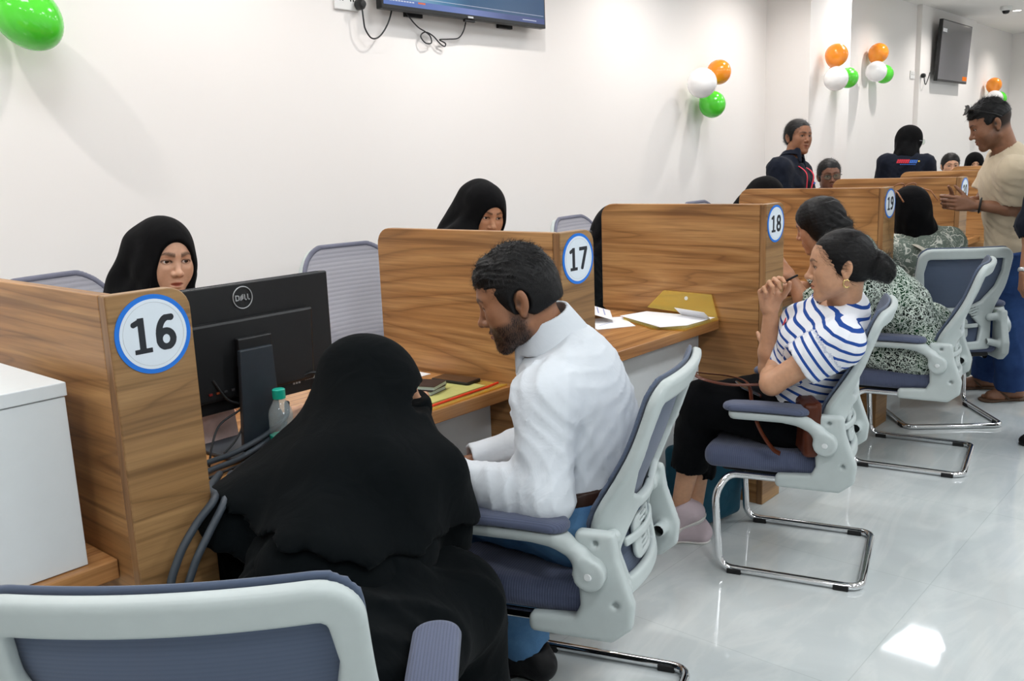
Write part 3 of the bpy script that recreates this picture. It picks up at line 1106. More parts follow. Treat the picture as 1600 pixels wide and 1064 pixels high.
    def foot_prims(self, F, nm, o):
        L = self.legs[nm]; s = self.s; an = L['an']; t = L['toe']; dn = V(0, 0, -1)
        if abs(t[2]) > 0.25:
            side = nz(np.cross(t, V(0, 0, 1))); dn = -nz(np.cross(side, t))
        sd = nz(np.cross(t, -dn))
        heel = an - t*0.035*s + dn*0.045*s
        ball = an + t*0.125*s + dn*0.055*s
        F.u(cone(an, heel, 0.036*s+o, 0.030*s+o), k=0.03)
        F.u(cone(an+dn*0.015*s, ball, 0.036*s+o, 0.026*s+o), k=0.03)
        F.u(cone(heel, ball, 0.028*s+o, 0.026*s+o), k=0.03)
        inner = 1 if nm == 'L' else -1
        for i in range(5):
            b = ball + sd*inner*(0.026-i*0.014)*s - t*(0.004+abs(i-0.7)*0.006)*s + dn*0.006*s
            F.u(cone(b-t*0.03*s, b+t*(0.040-i*0.004)*s, 0.016*s+o, (0.0115 if i == 0 else 0.0085)*s+o), k=0.006 if o == 0 else 0.02)
        return heel, ball, t, dn, sd
    def shoe(self, nm, mat, sole_mat, root, h=.006):
        F = Field(k=0.03)
        heel, ball, t, dn, sd = self.foot_prims(F, nm, 0.010)
        s = self.s
        bottom = ball + dn*0.040*s
        F.cut(bottom, dn)
        F.cut(self.legs[nm]['an'] - dn*0.012*s, -dn)
        v, q = surf(F, h)
        sh = link('shoe', np_mesh('shoe', v-self.basev, q), mat, root)
        F2 = Field(k=0.03); self.foot_prims(F2, nm, 0.015)
        F2.cut(bottom+dn*0.004, dn); F2.cut(bottom-dn*0.022*s, -dn)
        v, q = surf(F2, h)
        link('shoe_sole', np_mesh('shoe_sole', v-self.basev, q), sole_mat, sh)
    # -------- assembly
    def finish(self, name='person', cat='person'):
        base = V(self.base if self.base is not None else (self.J['pelvis'][0], self.J['pelvis'][1], 0))
        root = thing(name, self.root_label, cat, tuple(base), 0, self.group)
        vs, qs, cs, ms = [], [], [], []
        n = 0
        for v, q, c, m in self.shells:
            vs.append(v); qs.append(q+n); cs.append(c); ms.append(m); n += len(v)
        me = np_mesh('body', np.concatenate(vs)-base, np.concatenate(qs))
        set_attr(me, 'Col', np.concatenate(cs))
        key = 'skin%d_%d_%d' % self.skin_rgb
        if key not in MAT: MAT[key] = skin_mat('skin_tone', self.skin_rgb)
        for m in (MAT[key], MAT['eye_white'], MAT['iris']): me.materials.append(m)
        me.polygons.foreach_set('material_index', np.concatenate(ms).astype(np.int32))
        link('body', me, None, root)
        self.root = root; self.basev = base
        for name_, v, q, mat, attr, label in self.parts:
            m2 = np_mesh(name_, np.asarray(v)-base, q)
            if attr is not None: set_attr(m2, 'along', attr)
            o = link(name_, m2, mat, root)
            if label: o['label'] = label
        return root
    def part(self, name, v, q, mat, attr=None, label=None):
        self.parts.append((name, v, q, mat, attr, label))
    def head_part(self, name, F, h, mat, lo=None, hi=None, label=None):
        v, q = surf(F, h, lo, hi)
        v, q = emit_mesh(v, q, self.HM, self.hc, self.hs)
        self.part(name, v, q, mat, None, label)

# -------- hair and headscarves in the head frame
def strands(amp, fx, fy, fz, seed=0):
    rng = np.random.RandomState(seed); ph = rng.uniform(0, 6, 6)
    def fn(P):
        a = P[:, 0]*fx; b = P[:, 1]*fy; c = P[:, 2]*fz
        return amp*(np.sin(a+1.3*np.sin(b*0.7+ph[0])+ph[1])*0.5 + np.sin(b+1.7*np.sin(c*0.6+ph[2])+ph[3])*0.3 + np.sin(c*1.3+a*0.6+ph[4])*0.35)
    return fn

def with_strands(P, F, h, mat, n, L, w, lift, flow, seed=0, top=None, label=None):
    v, q = surf(F, h)
    rng = np.random.RandomState(seed)
    fi = q[rng.randint(0, len(q), n)]
    p = v[fi].mean(1) + rng.normal(0, h*.5, (n, 3))
    nn = np.cross(v[fi[:, 2]]-v[fi[:, 0]], v[fi[:, 3]]-v[fi[:, 1]]); nn /= np.linalg.norm(nn, axis=1)[:, None]+1e-12
    t = flow(p, rng); t = t-nn*(t*nn).sum(1)[:, None]; t /= np.linalg.norm(t, axis=1)[:, None]+1e-12
    b = np.cross(t, nn); Ls = L*rng.uniform(.5, 1.2, n)[:, None]; lf = lift*rng.uniform(.3, 1.2, n)[:, None]
    side = b*rng.normal(0, .22, n)[:, None]*Ls
    if top is not None: lf = lf*top(p)[:, None]; Ls = Ls*np.clip(top(p), .35, 1)[:, None]
    p0 = p-nn*.0012; p1 = p+t*Ls*.5+nn*lf*.8+side*.4; p2 = p+t*Ls+nn*lf*.5+side
    W = b*w
    sv = np.stack([p0-W, p0+W, p1-W*.8, p1+W*.8, p2-W*.15, p2+W*.15], 1).reshape(-1, 3)
    base = len(v)+np.arange(n)[:, None]*6
    sq = np.concatenate([base+np.array([[0, 1, 3, 2]]), base+np.array([[2, 3, 5, 4]])])
    vv, qq = emit_mesh(np.concatenate([v, sv]), np.concatenate([q, sq]), P.HM, P.hc, P.hs)
    P.part('hair', vv, qq, mat, None, label)

def short_hair(P, h=0.003, top=0.016, mat=None, side=0.0785, low=None):
    """cropped hair with shorter sides"""
    F = Field(k=0.02)
    F.u(ell((0, -0.010, 0.043), (0.076, 0.094, 0.080+top*0.8)))
    F.u(ell((0, -0.016, 0.020), (side, side+0.015, 0.085)))
    F.u(ell((0, 0.045, 0.078), (0.055, 0.042, 0.024+top*0.5)), k=0.03)
    F.u(ell((0, -0.035, -0.020), (0.062, 0.068, 0.062)), k=0.02)
    for s in (-1, 1): F.u(cone((s*0.067, 0.012, 0.02), (s*0.069, 0.010, -0.024), 0.009, 0.005), k=0.01)
    f1 = wrinkle(0.0026, 150, 5, 5); f3 = creases(.0035, 190, (0, .8, .5), 6, 3, 40)
    F.disp(lambda Q: (f1(Q)+f3(Q))*np.clip((Q[:, 2]-0.02)/0.06, 0.05, 1))
    F.sub(ell((0, 0.117, -0.010), (0.100, 0.066, 0.076)), k=0.006)
    F.cut((0, 0.02, -0.020), (0, 0.60, -0.80), k=0.008)
    F.cut((0, -0.06, -0.070), (0, 0.15, -1), k=0.008)
    if low is not None: F.cut((0, 0, low), (0, -0.22, -1), k=0.006)
    for s in (-1, 1):
        F.sub(ell((s*0.082, -0.016, -0.010), (0.018, 0.024, 0.036)), k=0.006)
        F.sub(ell((s*0.070, -0.005, -0.075), (0.03, 0.045, 0.042)), k=0.008)
    def flow(p, rng):
        d = np.stack([.55*np.sign(p[:, 0])*np.clip(np.abs(p[:, 0])/.04, 0, 1), np.full(len(p), -.35), np.full(len(p), -.5)], 1)
        d[:, 1] += np.where(p[:, 1] > .05, .5, 0); d[:, 2] += np.where(p[:, 2] > .09, .6, 0)
        return d + rng.normal(0, .35, d.shape)
    with_strands(P, F, h, mat or MAT['hair_fine'], int(5200*(.003/h)**2), .020, .00042, .0040, flow, 3, lambda p: np.clip((p[:, 2]-.0)/.06, .12, 1))

def pulled_hair(P, h=0.003, bun=None, mat=None, part=True, vol=0.0, loose=None, ears=True):
    F = Field(k=0.02)
    F.u(ell((0, -0.012, 0.040), (0.080+vol, 0.098+vol, 0.084+vol)))
    F.u(ell((0, -0.030, 0.000), (0.077+vol, 0.078+vol, 0.070+vol)), k=0.02)
    f0 = strands(0.0011, 50, 300, 300, 3)
    F.disp(f0)
    F.sub(ell((0, 0.120, -0.038), (0.100, 0.074, 0.106)), k=0.008)
    F.cut((0, -0.05, -0.060), (0, 0.10, -1), k=0.010)
    if not ears:
        for s in (-1, 1): F.u(ell((s*0.066, -0.012, -0.015), (0.026, 0.040, 0.052)), k=0.02)
    for s in (-1, 1) if ears else ():
        F.sub(ell((s*0.092, -0.012, -0.014), (0.020, 0.020, 0.030)), k=0.006)
        F.sub(ell((s*0.080, 0.030, -0.070), (0.04, 0.06, 0.055)), k=0.008)
    if part:
        F.sub(cone((0, 0.02, 0.1335+vol), (0, 0.088, 0.105+vol), 0.0035, 0.0040), k=0.004)
    if bun is not None:
        for (c, r) in bun:
            F.u(ell(c, r), k=0.012)
        f1 = wrinkle(0.005, 130, 8, 5); by = min(c[1] for c, r in bun)+0.02
        F.disp(lambda Q: f1(Q)*np.clip((by+0.03-Q[:, 1])/0.03, 0, 1))
    if loose is not None:
        for a, b, ra, rb in loose: F.u(cone(a, b, ra, rb), k=0.02)
    tgt = V(bun[0][0]) if bun is not None else V(0, -.115, -.02)
    def flow(p, rng):
        d = tgt-p; d = d/np.linalg.norm(d, axis=1)[:, None]
        near = np.linalg.norm(tgt-p, axis=1) < .055
        d[near] = rng.normal(0, 1, (near.sum(), 3))
        return d + rng.normal(0, .10, d.shape)
    with_strands(P, F, h, mat or MAT['hair'], int(4200*(.003/h)**2), .045, .00045, .0016, flow, 4, lambda p: np.where(p[:, 1] < -.095, 2.2, 1.0))

def hijab(P, h=0.004, mat=None, short=False, open_c=(0, 0.120, -0.030), open_r=(0.052, 0.075, 0.078), drape=None, peak=0.0, name='headscarf', o=0.014, down=0.0, seed=2, neckr=0.085, fold=0.005, tail=()):
    """scarf hugging the head, wrapped under the chin and spread over the shoulders"""
    F = Field(k=0.03)
    F.u(ell((0, -0.012, 0.037), (0.076+o, 0.097+o, 0.084+o)))
    F.u(ell((0, 0.020, -0.030), (0.066+o, 0.072+o*0.6, 0.085+o*0.5)), k=0.04)
    if peak: F.u(ell((0, -0.07, 0.085), (0.05, 0.05, 0.03+peak)), k=0.04)
    nl = V(P.hl(P.J['neck'])); sl, sr = P.hl(P.J['shL']), P.hl(P.J['shR'])
    ch = P.hl(P.J['neck']*0.45+P.J['chest']*0.55+P.Mch[:, 1]*0.06*P.s)
    F.u(cone((0, -0.005, -0.07), nl*0.8+V(0, 0, -0.02), neckr, neckr*1.15), k=0.05)
    if not short: F.u(cone(nl, (sl+nl)/2, 0.085, 0.062), k=0.06); F.u(cone(nl, (sr+nl)/2, 0.085, 0.062), k=0.06)
    F.u(cone(nl, ch, 0.088, 0.085), k=0.06)
    bk = P.hl(P.J['chest']-P.Mch[:, 1]*0.10*P.s+P.up*0.08*P.s)
    if not short: F.u(cone((0, -0.06, -0.02), bk, 0.080, 0.075), k=0.05)
    else: F.u(cone((0, -0.05, -0.02), nl*.95+V(0, -.02, 0), 0.080, 0.082), k=0.04)
    for a, b, ra, rb in tail: F.u(cone(a, b, ra, rb), k=0.03)
    F.sub(ell(open_c, open_r), k=0.010)
    rng = np.random.RandomState(seed); ph = rng.uniform(0, 6, 3)
    def folds(Q):
        th = np.arctan2(Q[:, 0], Q[:, 1]+0.01)
        w = np.clip((0.05-Q[:, 2])/0.10, 0.06, 1)
        return fold*w*(np.sin(9*th+30*Q[:, 2]+ph[0])*0.5+np.sin(5*th-42*Q[:, 2]+ph[1])*0.6)
    F.disp(folds)
    P.head_part(name, F, h, mat or MAT['black_scarf'])
# ------------------------------------------------------------------ room shell
def structure(name, m, mat, bevel=0):
    o = m.build(name, mat, None, bevel=bevel)
    o['kind'] = 'structure'
    return o
X0, X1, Y0 = -4.5, 15.06, -8.0
structure('floor', MB().box((X0-.2, Y0-.2, -0.12), (X1+.2, WALL_Y+.2, 0)), MAT['floor'])
structure('ceiling', MB().box((X0-.2, Y0-.2, CEIL_Z), (X1+.2, WALL_Y+.2, CEIL_Z+.15)), MAT['ceiling'])
structure('wall_back', MB().box((X0-.2, WALL_Y, 0), (X1+.2, WALL_Y+.2, CEIL_Z)), MAT['wall'])
structure('wall_end', MB().box((X1, Y0, 0), (X1+.2, WALL_Y, CEIL_Z)), MAT['wall'])
structure('wall_left', MB().box((X0-.2, Y0, 0), (X0, WALL_Y, CEIL_Z)), MAT['wall'])
structure('wall_front', MB().box((X0-.2, Y0-.2, 0), (X1+.2, Y0, CEIL_Z)), MAT['wall'])
structure('wall_pillar', MB().box((6.789, 1.565, 0), (7.665, WALL_Y, CEIL_Z)), MAT['wall'])
structure('wall_panel', MB().box((10.66, 1.895, 0), (12.9, WALL_Y, CEIL_Z)), MAT['wall'])
sk = MB().box((X0, WALL_Y-.012, 0), (6.789, WALL_Y, .09)).box((7.665, WALL_Y-.012, 0), (10.66, WALL_Y, .09))
structure('baseboard_back', sk, MAT['white_board'])

# ------------------------------------------------------------------ ceiling lights (the room's own lamps)
PANEL_POWER, DOWN_POWER = 14.0, 60.0
MAT['led'] = emit('led_diffuser', (244, 249, 255), 6.0)
MAT['lamp'] = emit('downlight_lens', (255, 244, 228), 9.0)
pn = 0
for ix, x in enumerate((-2.1, 0.3, 2.7, 5.1, 7.5)):
    for y in (0.72, -1.9, -4.5):
        t = thing('ceiling_panel_light', 'square white ceiling light panel over the counters' if y > 0 else 'square white ceiling light panel over the aisle', 'ceiling light', (x, y, CEIL_Z), 0, 'ceiling panels over the counters' if y > 0 else 'ceiling panels over the aisle')
        MB().box((-.31, -.31, -.012), (.31, -.29, 0)).box((-.31, .29, -.012), (.31, .31, 0)).box((-.31, -.29, -.012), (-.29, .29, 0)).box((.29, -.29, -.012), (.31, .29, 0)).build('frame', MAT['white_plastic'], t)
        MB().box((-.29, -.29, -.006), (.29, .29, 0)).build('diffuser', MAT['led'], t)
        area_light('panel_lamp', (x, y, CEIL_Z-.02), (0, 0, 0), .56, PANEL_POWER*(.5 if y > 0 else 1.55), (0.94, 0.975, 1.0))
for y in (-1.9, -4.5):
    for x in (9.9, 12.3):
        t = thing('ceiling_panel_light', 'square white ceiling light panel over the aisle', 'ceiling light', (x, y, CEIL_Z), 0, 'ceiling panels over the aisle')
        MB().box((-.31, -.31, -.012), (.31, -.29, 0)).box((-.31, .29, -.012), (.31, .31, 0)).box((-.31, -.29, -.012), (-.29, .29, 0)).box((.29, -.29, -.012), (.31, .29, 0)).build('frame', MAT['white_plastic'], t)
        MB().box((-.29, -.29, -.006), (.29, .29, 0)).build('diffuser', MAT['led'], t)
        area_light('panel_lamp', (x, y, CEIL_Z-.02), (0, 0, 0), .56, PANEL_POWER*1.5, (0.94, 0.975, 1.0))
down_x = [10.73-1.55*k for k in range(9)] + [12.28, 13.83]
for k, x in enumerate(down_x):
    lab, grp = 'round recessed ceiling downlight in the row along the wall', 'downlights along the wall'
    if k == 0: lab, grp = 'round recessed downlight at the top edge, before the ceiling camera', None
    if x == 12.28: lab, grp = 'small round recessed downlight just past the ceiling camera', None
    t = thing('downlight', lab, 'ceiling light', (x, 1.28, CEIL_Z), 0, grp)
    MB().lathe([(.048, -.003), (.062, -.006), (.064, 0), (.048, 0)], 24).build('trim_ring', MAT['white_plastic'], t, smooth=True)
    MB().lathe([(.001, -.004), (.047, -.004), (.047, 0), (.001, 0)], 20).build('lamp_lens', MAT['lamp'], t)
    spot_light('downlight_lamp', (x, 1.28, CEIL_Z-.012), (0, 0, 0), DOWN_POWER, (1.0, 0.945, 0.90), 140, 0.8, 0.035)

t = thing('security_camera', 'white dome security camera with dark lens on the ceiling', 'camera', (11.77, 1.285, CEIL_Z))
MB().lathe([(.065, 0), (.065, -.03), (.055, -.05), (.045, -.05), (.045, 0)], 24).build('housing', MAT['white_plastic'], t, smooth=True)
MB().lathe([(.042, -.045), (.040, -.065), (.028, -.082), (.001, -.088)], 24).build('dome', MAT['black_plastic'], t, smooth=True)

# ------------------------------------------------------------------ numbered wooden partitions
PITCH, DEPTH, ENDW, TOPZ = 1.374, 0.8265, 0.170, 1.30
def arc(cx, cy, r, a0, a1, n=6):
    return [(cx+r*math.cos(math.radians(a0+(a1-a0)*i/n)), cy+r*math.sin(math.radians(a0+(a1-a0)*i/n))) for i in range(n+1)]

def glyph(ch, size):
    """one printed figure in the XZ plane, facing -Y"""
    S = size; w = .098*S; F = Field()
    def seg(*pts, r=w):
        for p, q in zip(pts[:-1], pts[1:]): F.u(cone((p[0]*S, 0, p[1]*S), (q[0]*S, 0, q[1]*S), r, r))
    def bar(x0, z0, x1, z1): F.u(rbox(((x0+x1)/2*S, 0, (z0+z1)/2*S), (abs(x1-x0)/2*S, .01, abs(z1-z0)/2*S)))
    def oval(cx, cz, a, b, t0=0, t1=360, n=28):
        seg(*[(cx+a*math.cos(math.radians(t0+(t1-t0)*i/n)), cz+b*math.sin(math.radians(t0+(t1-t0)*i/n))) for i in range(n+1)])
    if ch == '1':
        bar(-.095, -.5, .095, .5); bar(-.24, -.5, .27, -.36); seg((-.21, .33), (0, .42), r=w*.82)
    elif ch == '6':
        oval(0, -.19, .205, .225); oval(.10, -.10, .305, .52, 90, 190)
        seg((.10, .42), (.185, .405))
    elif ch == '7':
        bar(-.29, .34, .29, .5); seg((.20, .40), (-.09, -.415))
    elif ch == '8':
        oval(0, .205, .18, .21); oval(0, -.20, .215, .215)
    elif ch == '9':
        oval(0, .19, .205, .225); oval(-.10, .10, .305, .52, -90, 10); seg((-.10, -.42), (-.185, -.405))
    elif ch == '2':
        oval(0, .21, .20, .205, 165, -35, 16); seg((.165, .09), (-.17, -.40)); bar(-.27, -.5, .28, -.345)
    elif ch == '0':
        oval(0, 0, .205, .415)
    F.fn(lambda P: np.abs(P[:, 1])-.0005, 'i')
    F.fn(lambda P: np.abs(P[:, 2])-.5*S, 'i')
    h = .0008 if size > .06 else .001
    v, q = surf(F, h, (-.5*S, -.003, -.56*S), (.5*S, .003, .56*S))
    return np_mesh('figure', v, q, smooth=False)
GLYPHS = {}
def digits(text, size, parent, mat, loc, spacing=0.62):
    for i, ch in enumerate(text):
        if ch not in GLYPHS: GLYPHS[ch] = glyph(ch, size)
        xo = (i-(len(text)-1)/2)*size*spacing
        link('figure', GLYPHS[ch], mat, parent, (loc[0]+xo, loc[1], loc[2]))

for k in range(7):
    num = 16+k
    lab = {16: 'brown wood partition bearing sign 16, nearest the camera', 17: 'brown wood partition bearing sign 17', 18: 'brown wood partition bearing sign 18',
           19: 'brown wood partition bearing sign 19', 20: 'brown wood partition whose sign 20 is half hidden by hands',
           21: 'brown wood partition right behind the one with sign 20', 22: 'farthest brown wood partition, only its top edge showing'}[num]
    t = thing('counter_partition', lab, 'partition', (k*PITCH, 0, 0), 0, 'numbered counter partitions')
    side = [(0.029, 0), (DEPTH, 0)] + arc(DEPTH-.06, TOPZ-.06, .06, 0, 90) + [(0.029, TOPZ)]
    MB().prism(side, 0, .028, 0).build('side_panel', MAT['wood_y'], t, bevel=.0025)
    MB().prism([(.0008, 0), (ENDW, 0)] + arc(ENDW-.045, TOPZ-.045, .045, 0, 90) + [(.0008, TOPZ)], 0, .0285, 1).build('end_panel', MAT['wood_x'], t, bevel=.0025)
    MB().box((-.0004, .0025, 0), (.0008, .0265, TOPZ-.003)).build('edge_band', MAT['wood_edge'], t)
    if num <= 20:
        sx, sz, R = (.086, 1.2150, .0775)
        s = MB().lathe([(.001, 0), (R, 0), (R, .002), (.001, .002)], 64, M=frame((0, 0, 1), (0, -1, 0))).build('number_sign', MAT['sign_blue'], t, loc=(sx, 0, sz))
        MB().lathe([(.001, 0), (R*.885, 0), (R*.885, .0026), (.001, .0026)], 64, M=frame((0, 0, 1), (0, -1, 0))).build('sign_face', MAT['sign_white'], s)
        ring = [(R*.80*math.cos(a), -.0027, R*.80*math.sin(a)) for a in np.linspace(0, 2*PI, 80, endpoint=False)]
        tube_obj('sign_line', ring, .0003, MAT['silver'], s, 6, True)
        digits(str(num), .070, s, MAT['ink'], (0, -.0030, 0), .70)

# ------------------------------------------------------------------ counters between the partitions
DESK_Z = 0.804
for k in range(6):
    lab = 'wooden service counter with white front, right of the partition with sign %d' % (16+k)
    if k == 5: lab = 'wooden service counter with white front, beyond the partition after sign 20'
    t = thing('service_counter', lab, 'counter', (k*PITCH, 0, 0), 0, 'service counters')
    MB().box((.0295, .212, DESK_Z-.042), (PITCH-.0015, .826, DESK_Z)).build('worktop', MAT['wood_top'], t, bevel=.003)
    MB().box((.0295, .312, .06), (PITCH-.0015, .330, DESK_Z-.043)).build('front_panel', MAT['white_board'], t)
t = thing('service_counter', 'wooden service counter under the white cabinet, left of sign 16', 'counter', (-PITCH, 0, 0))
MB().box((-.3, .085, .714), (PITCH-.0015, .826, .756)).build('worktop', MAT['wood_top'], t, bevel=.003)
MB().box((-.3, .30, .06), (PITCH-.0015, .318, .713)).build('front_panel', MAT['white_board'], t)
t = thing('cabinet', 'white laminate cabinet standing against the partition with sign 16', 'cabinet', (-.36, .30, .7575))
MB().box((-.31, -.195, 0), (.308, .20, .348)).build('body', MAT['white_board'], t, bevel=.002)
MB().box((-.312, -.200, .350), (.311, .203, .377)).build('top_board', MAT['white_board'], t, bevel=.002)

# ------------------------------------------------------------------ wall televisions, sockets, balloons
def screen_mat():
    x = N('tv_screen_picture')
    sep = x.n('ShaderNodeSeparateXYZ'); v = x.coords('Object'); x.l(v, sep.inputs[0])
    n = x.noise(x.coords('Object', (1.4, 1, 2.2)), 1.0, 3)
    u = x.math('ADD', sep.outputs[0], x.math('MULTIPLY', n, 0.5))
    c = x.ramp(x.math('ADD', x.math('MULTIPLY', u, 0.75), 0.42), [(0.0, srgb(30, 78, 120)), (0.30, srgb(126, 172, 200)), (0.42, srgb(70, 130, 170)), (0.58, srgb(26, 82, 124)), (1.0, srgb(22, 70, 112))])
    band = x.math('LESS_THAN', sep.outputs[2], 0.052)
    c2 = x.ramp(x.math('ADD', sep.outputs[0], 0.5), [(0.0, srgb(86, 118, 190)), (0.5, srgb(112, 130, 190)), (0.8, srgb(52, 70, 130))])
    e = x.n('ShaderNodeEmission'); x.l(x.mix(band, c, c2), e.inputs[0]); e.inputs[1].default_value = 0.85
    ad = x.n('ShaderNodeAddShader'); x.set(Roughness=0.25); x.b.inputs['Base Color'].default_value = (0.01, 0.01, 0.012, 1)
    x.l(e.outputs[0], ad.inputs[0]); x.l(x.b.outputs[0], ad.inputs[1]); x.l(ad.outputs[0], x.out.inputs['Surface'])
    return x.m
MAT['tv_picture'] = screen_mat()
MAT['tv_glass'] = plain('dark_tv_glass', (92, 92, 98), 0.10, spec=0.9, noise=0.02)
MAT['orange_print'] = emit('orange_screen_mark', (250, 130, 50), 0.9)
MAT['screen_white'] = emit('screen_text', (225, 232, 250), 0.8)

def television(loc, w, h, label, on, tilt=0):
    t = thing('television', label, 'television', loc)
    t.rotation_euler = (math.radians(tilt), 0, 0)
    b = .012
    MB().box((-w/2, -.012, 0), (w/2, .030, h)).build('casing', MAT['black_plastic'], t, bevel=.003)
    MB().box((-w*.36, .0305, h*.12), (w*.36, .058, h*.8)).build('rear_housing', MAT['black_plastic'], t, bevel=.008)
    MB().box((-w/2+b, -.0135, b*1.8), (w/2-b, -.0125, h-b)).build('screen', MAT['tv_picture'] if on else MAT['tv_glass'], t)
    return t
tv = television((3.03, 1.872, 2.274), 1.283, .735, 'large wall television with a blue lit screen above the counters', True)
MB().box((-.03, -.0145, .004), (.012, -.0128, .014)).build('maker_badge', MAT['silver'], tv)
MB().box((-.045, -.006, -.014), (.035, .012, -.0005)).build('sensor', MAT['black_plastic'], tv, bevel=.003)
for sx in (-1, 1):
    MB().box((sx*.36-.06, .058, -.012), (sx*.36+.06, .077, .62)).build('wall_bracket', MAT['black_plastic'], tv)
m = MB()
m.box((-.61, -.0142, .0665), (.62, -.0137, .0685))
for i in range(9): m.box((-.59+i*.019, -.0142, .041), (-.576+i*.019, -.0137, .047))
for i in range(10): m.box((.43+i*.0125, -.0142, .033), (.44+i*.0125, -.0137, .038))
m.build('screen_line', MAT['screen_white'], tv)
m = MB()
for i in range(4): m.box((-.395+i*.013, -.0142, .041), (-.385+i*.013, -.0137, .049))
m.build('screen_mark', MAT['orange_print'], tv)
cpts = smooth_path([(-.47, .050, .08), (-.40, .052, -.02), (-.345, .050, -.075), (-.30, .045, -.10), (-.26, .05, -.125), (-.25, .055, -.165), (-.30, .048, -.17), (-.33, .05, -.13), (-.29, .055, -.10), (-.24, .05, -.12), (-.19, .05, -.165), (-.155, .052, -.18), (-.15, .05, -.16), (-.19, .052, -.14), (-.12, .055, -.13), (-.04, .055, -.115), (.0, .05, -.06), (.02, .045, .02)], 6)
o = tube_obj('cable', [(3.03+p[0], 1.872+p[1], 2.274+p[2]*.8) for p in cpts], .0035, MAT['cable'], None, 8)
tag(o, 'knotted black cable hanging under the lit television', 'cable')

def socket(loc, label, plug=True, n=1):
    t = thing('wall_socket', label, 'socket', loc)
    MB().box((-.075, -.012, -.045), (.075, 0, .045)).build('faceplate', MAT['white_plastic'], t, bevel=.004)
    m = MB()
    for x in (-.045, .02): m.box((x, -.0128, -.004), (x+.007, -.0115, .006)).box((x+.016, -.0128, -.004), (x+.023, -.0115, .006)).box((x+.008, -.0128, .014), (x+.015, -.0115, .026))
    m.build('pin_holes', MAT['black_plastic'], t)
    return t
socket((2.235, 1.949, 2.305), 'white double wall socket left of the lit television')
t = thing('power_plug', 'round black plug in the socket left of the lit television', 'plug', (2.30, 1.936, 2.29))
MB().lathe([(.022, 0), (.027, .008), (.026, .03), (.016, .045), (.001, .047)], 20, M=frame((0, 0, -1), (0, -1, 0))).build('plug_body', MAT['black_plastic'], t, smooth=True)
tube_obj('cord', smooth_path([(0, -.030, -.016), (.003, -.032, -.07), (.012, -.03, -.115), (.05, -.028, -.155), (.10, -.03, -.145), (.15, -.035, -.09), (.19, -.03, -.02), (.22, -.01, .06)], 6), .004, MAT['cable'], t, 8)

tv2 = television((11.62, 1.815, 2.240), 1.22, .70, 'dark switched off wall television at the far end', False, 3)
MB().box((.40, -.0155, .035), (.585, -.0137, .085)).build('painted_screen_reflection', MAT['orange_print'], tv2)  # orange reflection in the dark screen, put in as a glowing patch
MB().box((-.575, -.0155, .56), (-.42, -.0137, .60)).build('screen_sticker', MAT['paper'], tv2)
MB().box((-.2, .058, .10), (.2, .076, .5)).build('wall_bracket', MAT['black_plastic'], tv2)
socket((10.56, 1.949, 2.30), 'white wall socket left of the dark television')
t = thing('power_plug', 'black plug and cord below the dark television', 'plug', (10.70, 1.885, 2.29))
MB().lathe([(.022, 0), (.027, .008), (.026, .03), (.016, .045), (.001, .047)], 20, M=frame((0, 0, -1), (0, -1, 0))).build('plug_body', MAT['black_plastic'], t, smooth=True)
tube_obj('cord', smooth_path([(0, -.03, -.015), (.0, -.035, -.06), (.05, -.035, -.10), (.12, -.035, -.04), (.2, -.03, .04)], 6), .006, MAT['cable'], t, 8)

def balloon(loc, r, colour, label, M=None, long=1.12, group=None):
    prof = []
    for i in range(25):
        a = PI*i/24
        z = -math.cos(a); rr = math.sin(a)
        zz = z*long if z > 0 else z*long*(1+.12*(-z)**3)
        prof.append((max(r*rr*(1-.10*max(0, -z)**2), .0008), r*zz))
    t = thing('balloon', label, 'balloon', loc, 0, group)
    Mx = np.eye(3) if M is None else M
    MB().lathe(prof, 40, M=Mx).build('skin', MAT['balloon_'+colour], t, smooth=True, angle=80)
    zb = -r*long*1.12
    MB().lathe([(.004, zb+.006), (.006, zb-.002), (.012, zb-.012), (.010, zb-.013), (.001, zb-.006)], 16, M=Mx).build('knot', MAT['balloon_'+colour], t, smooth=True, angle=80)
    return t
def towards(c, p):   # knot end points from c to p
    z = nz(V(c)-V(p)); x = nz(np.cross((0, 1, 0.2), z)); return np.stack([x, np.cross(z, x), z], 1)
clusters = [
    ('on the long wall', (5.56, 1.90, 1.99), [((5.372, 1.77, 2.014), .108, 'white'), ((5.715, 1.82, 2.109), .093, 'orange'), ((5.627, 1.825, 1.871), .100, 'green')]),
    ('on the pillar', (7.06, 1.52, 2.12), [((7.04, 1.44, 2.271), .094, 'orange'), ((6.905, 1.385, 2.071), .099, 'white'), ((7.36, 1.462, 2.101), .088, 'green')]),
    ('beside the dark television', (9.1, 1.90, 2.32), [((9.115, 1.83, 2.445), .100, 'orange'), ((8.877, 1.76, 2.247), .103, 'white'), ((9.30, 1.83, 2.245), .096, 'green')]),
    ('farthest along the wall', (13.7, 1.90, 2.16), [((13.643, 1.82, 2.276), .102, 'orange'), ((13.457, 1.76, 2.085), .112, 'white'), ((14.00, 1.83, 2.10), .103, 'green')]),
]
for where, hub, bl in clusters:
    for c, r, colr in bl:
        bt = balloon(c, r, colr, '%s balloon in the cluster %s' % (colr, where), towards(c, hub), 1.02, 'wall balloons')
        kn = V(c)+towards(c, hub)@V(0, 0, -r*1.02*1.13)
        wy = 1.565 if 'pillar' in where else WALL_Y
        tube_obj('string', [(0, 0, 0)-V(c)+kn, V(hub[0], wy-.002, hub[2])-V(c)], .0015, MAT['paper'], bt, 6)
balloon((.672, 1.80, 2.085), .106, 'green', 'green balloon at the top left corner of the wall', towards((.672, 1.80, 2.085), (.54, 1.86, 2.26)), 1.25)
MAT['rim_fabric'] = cloth('grey_blue_rim', (112, 114, 130))
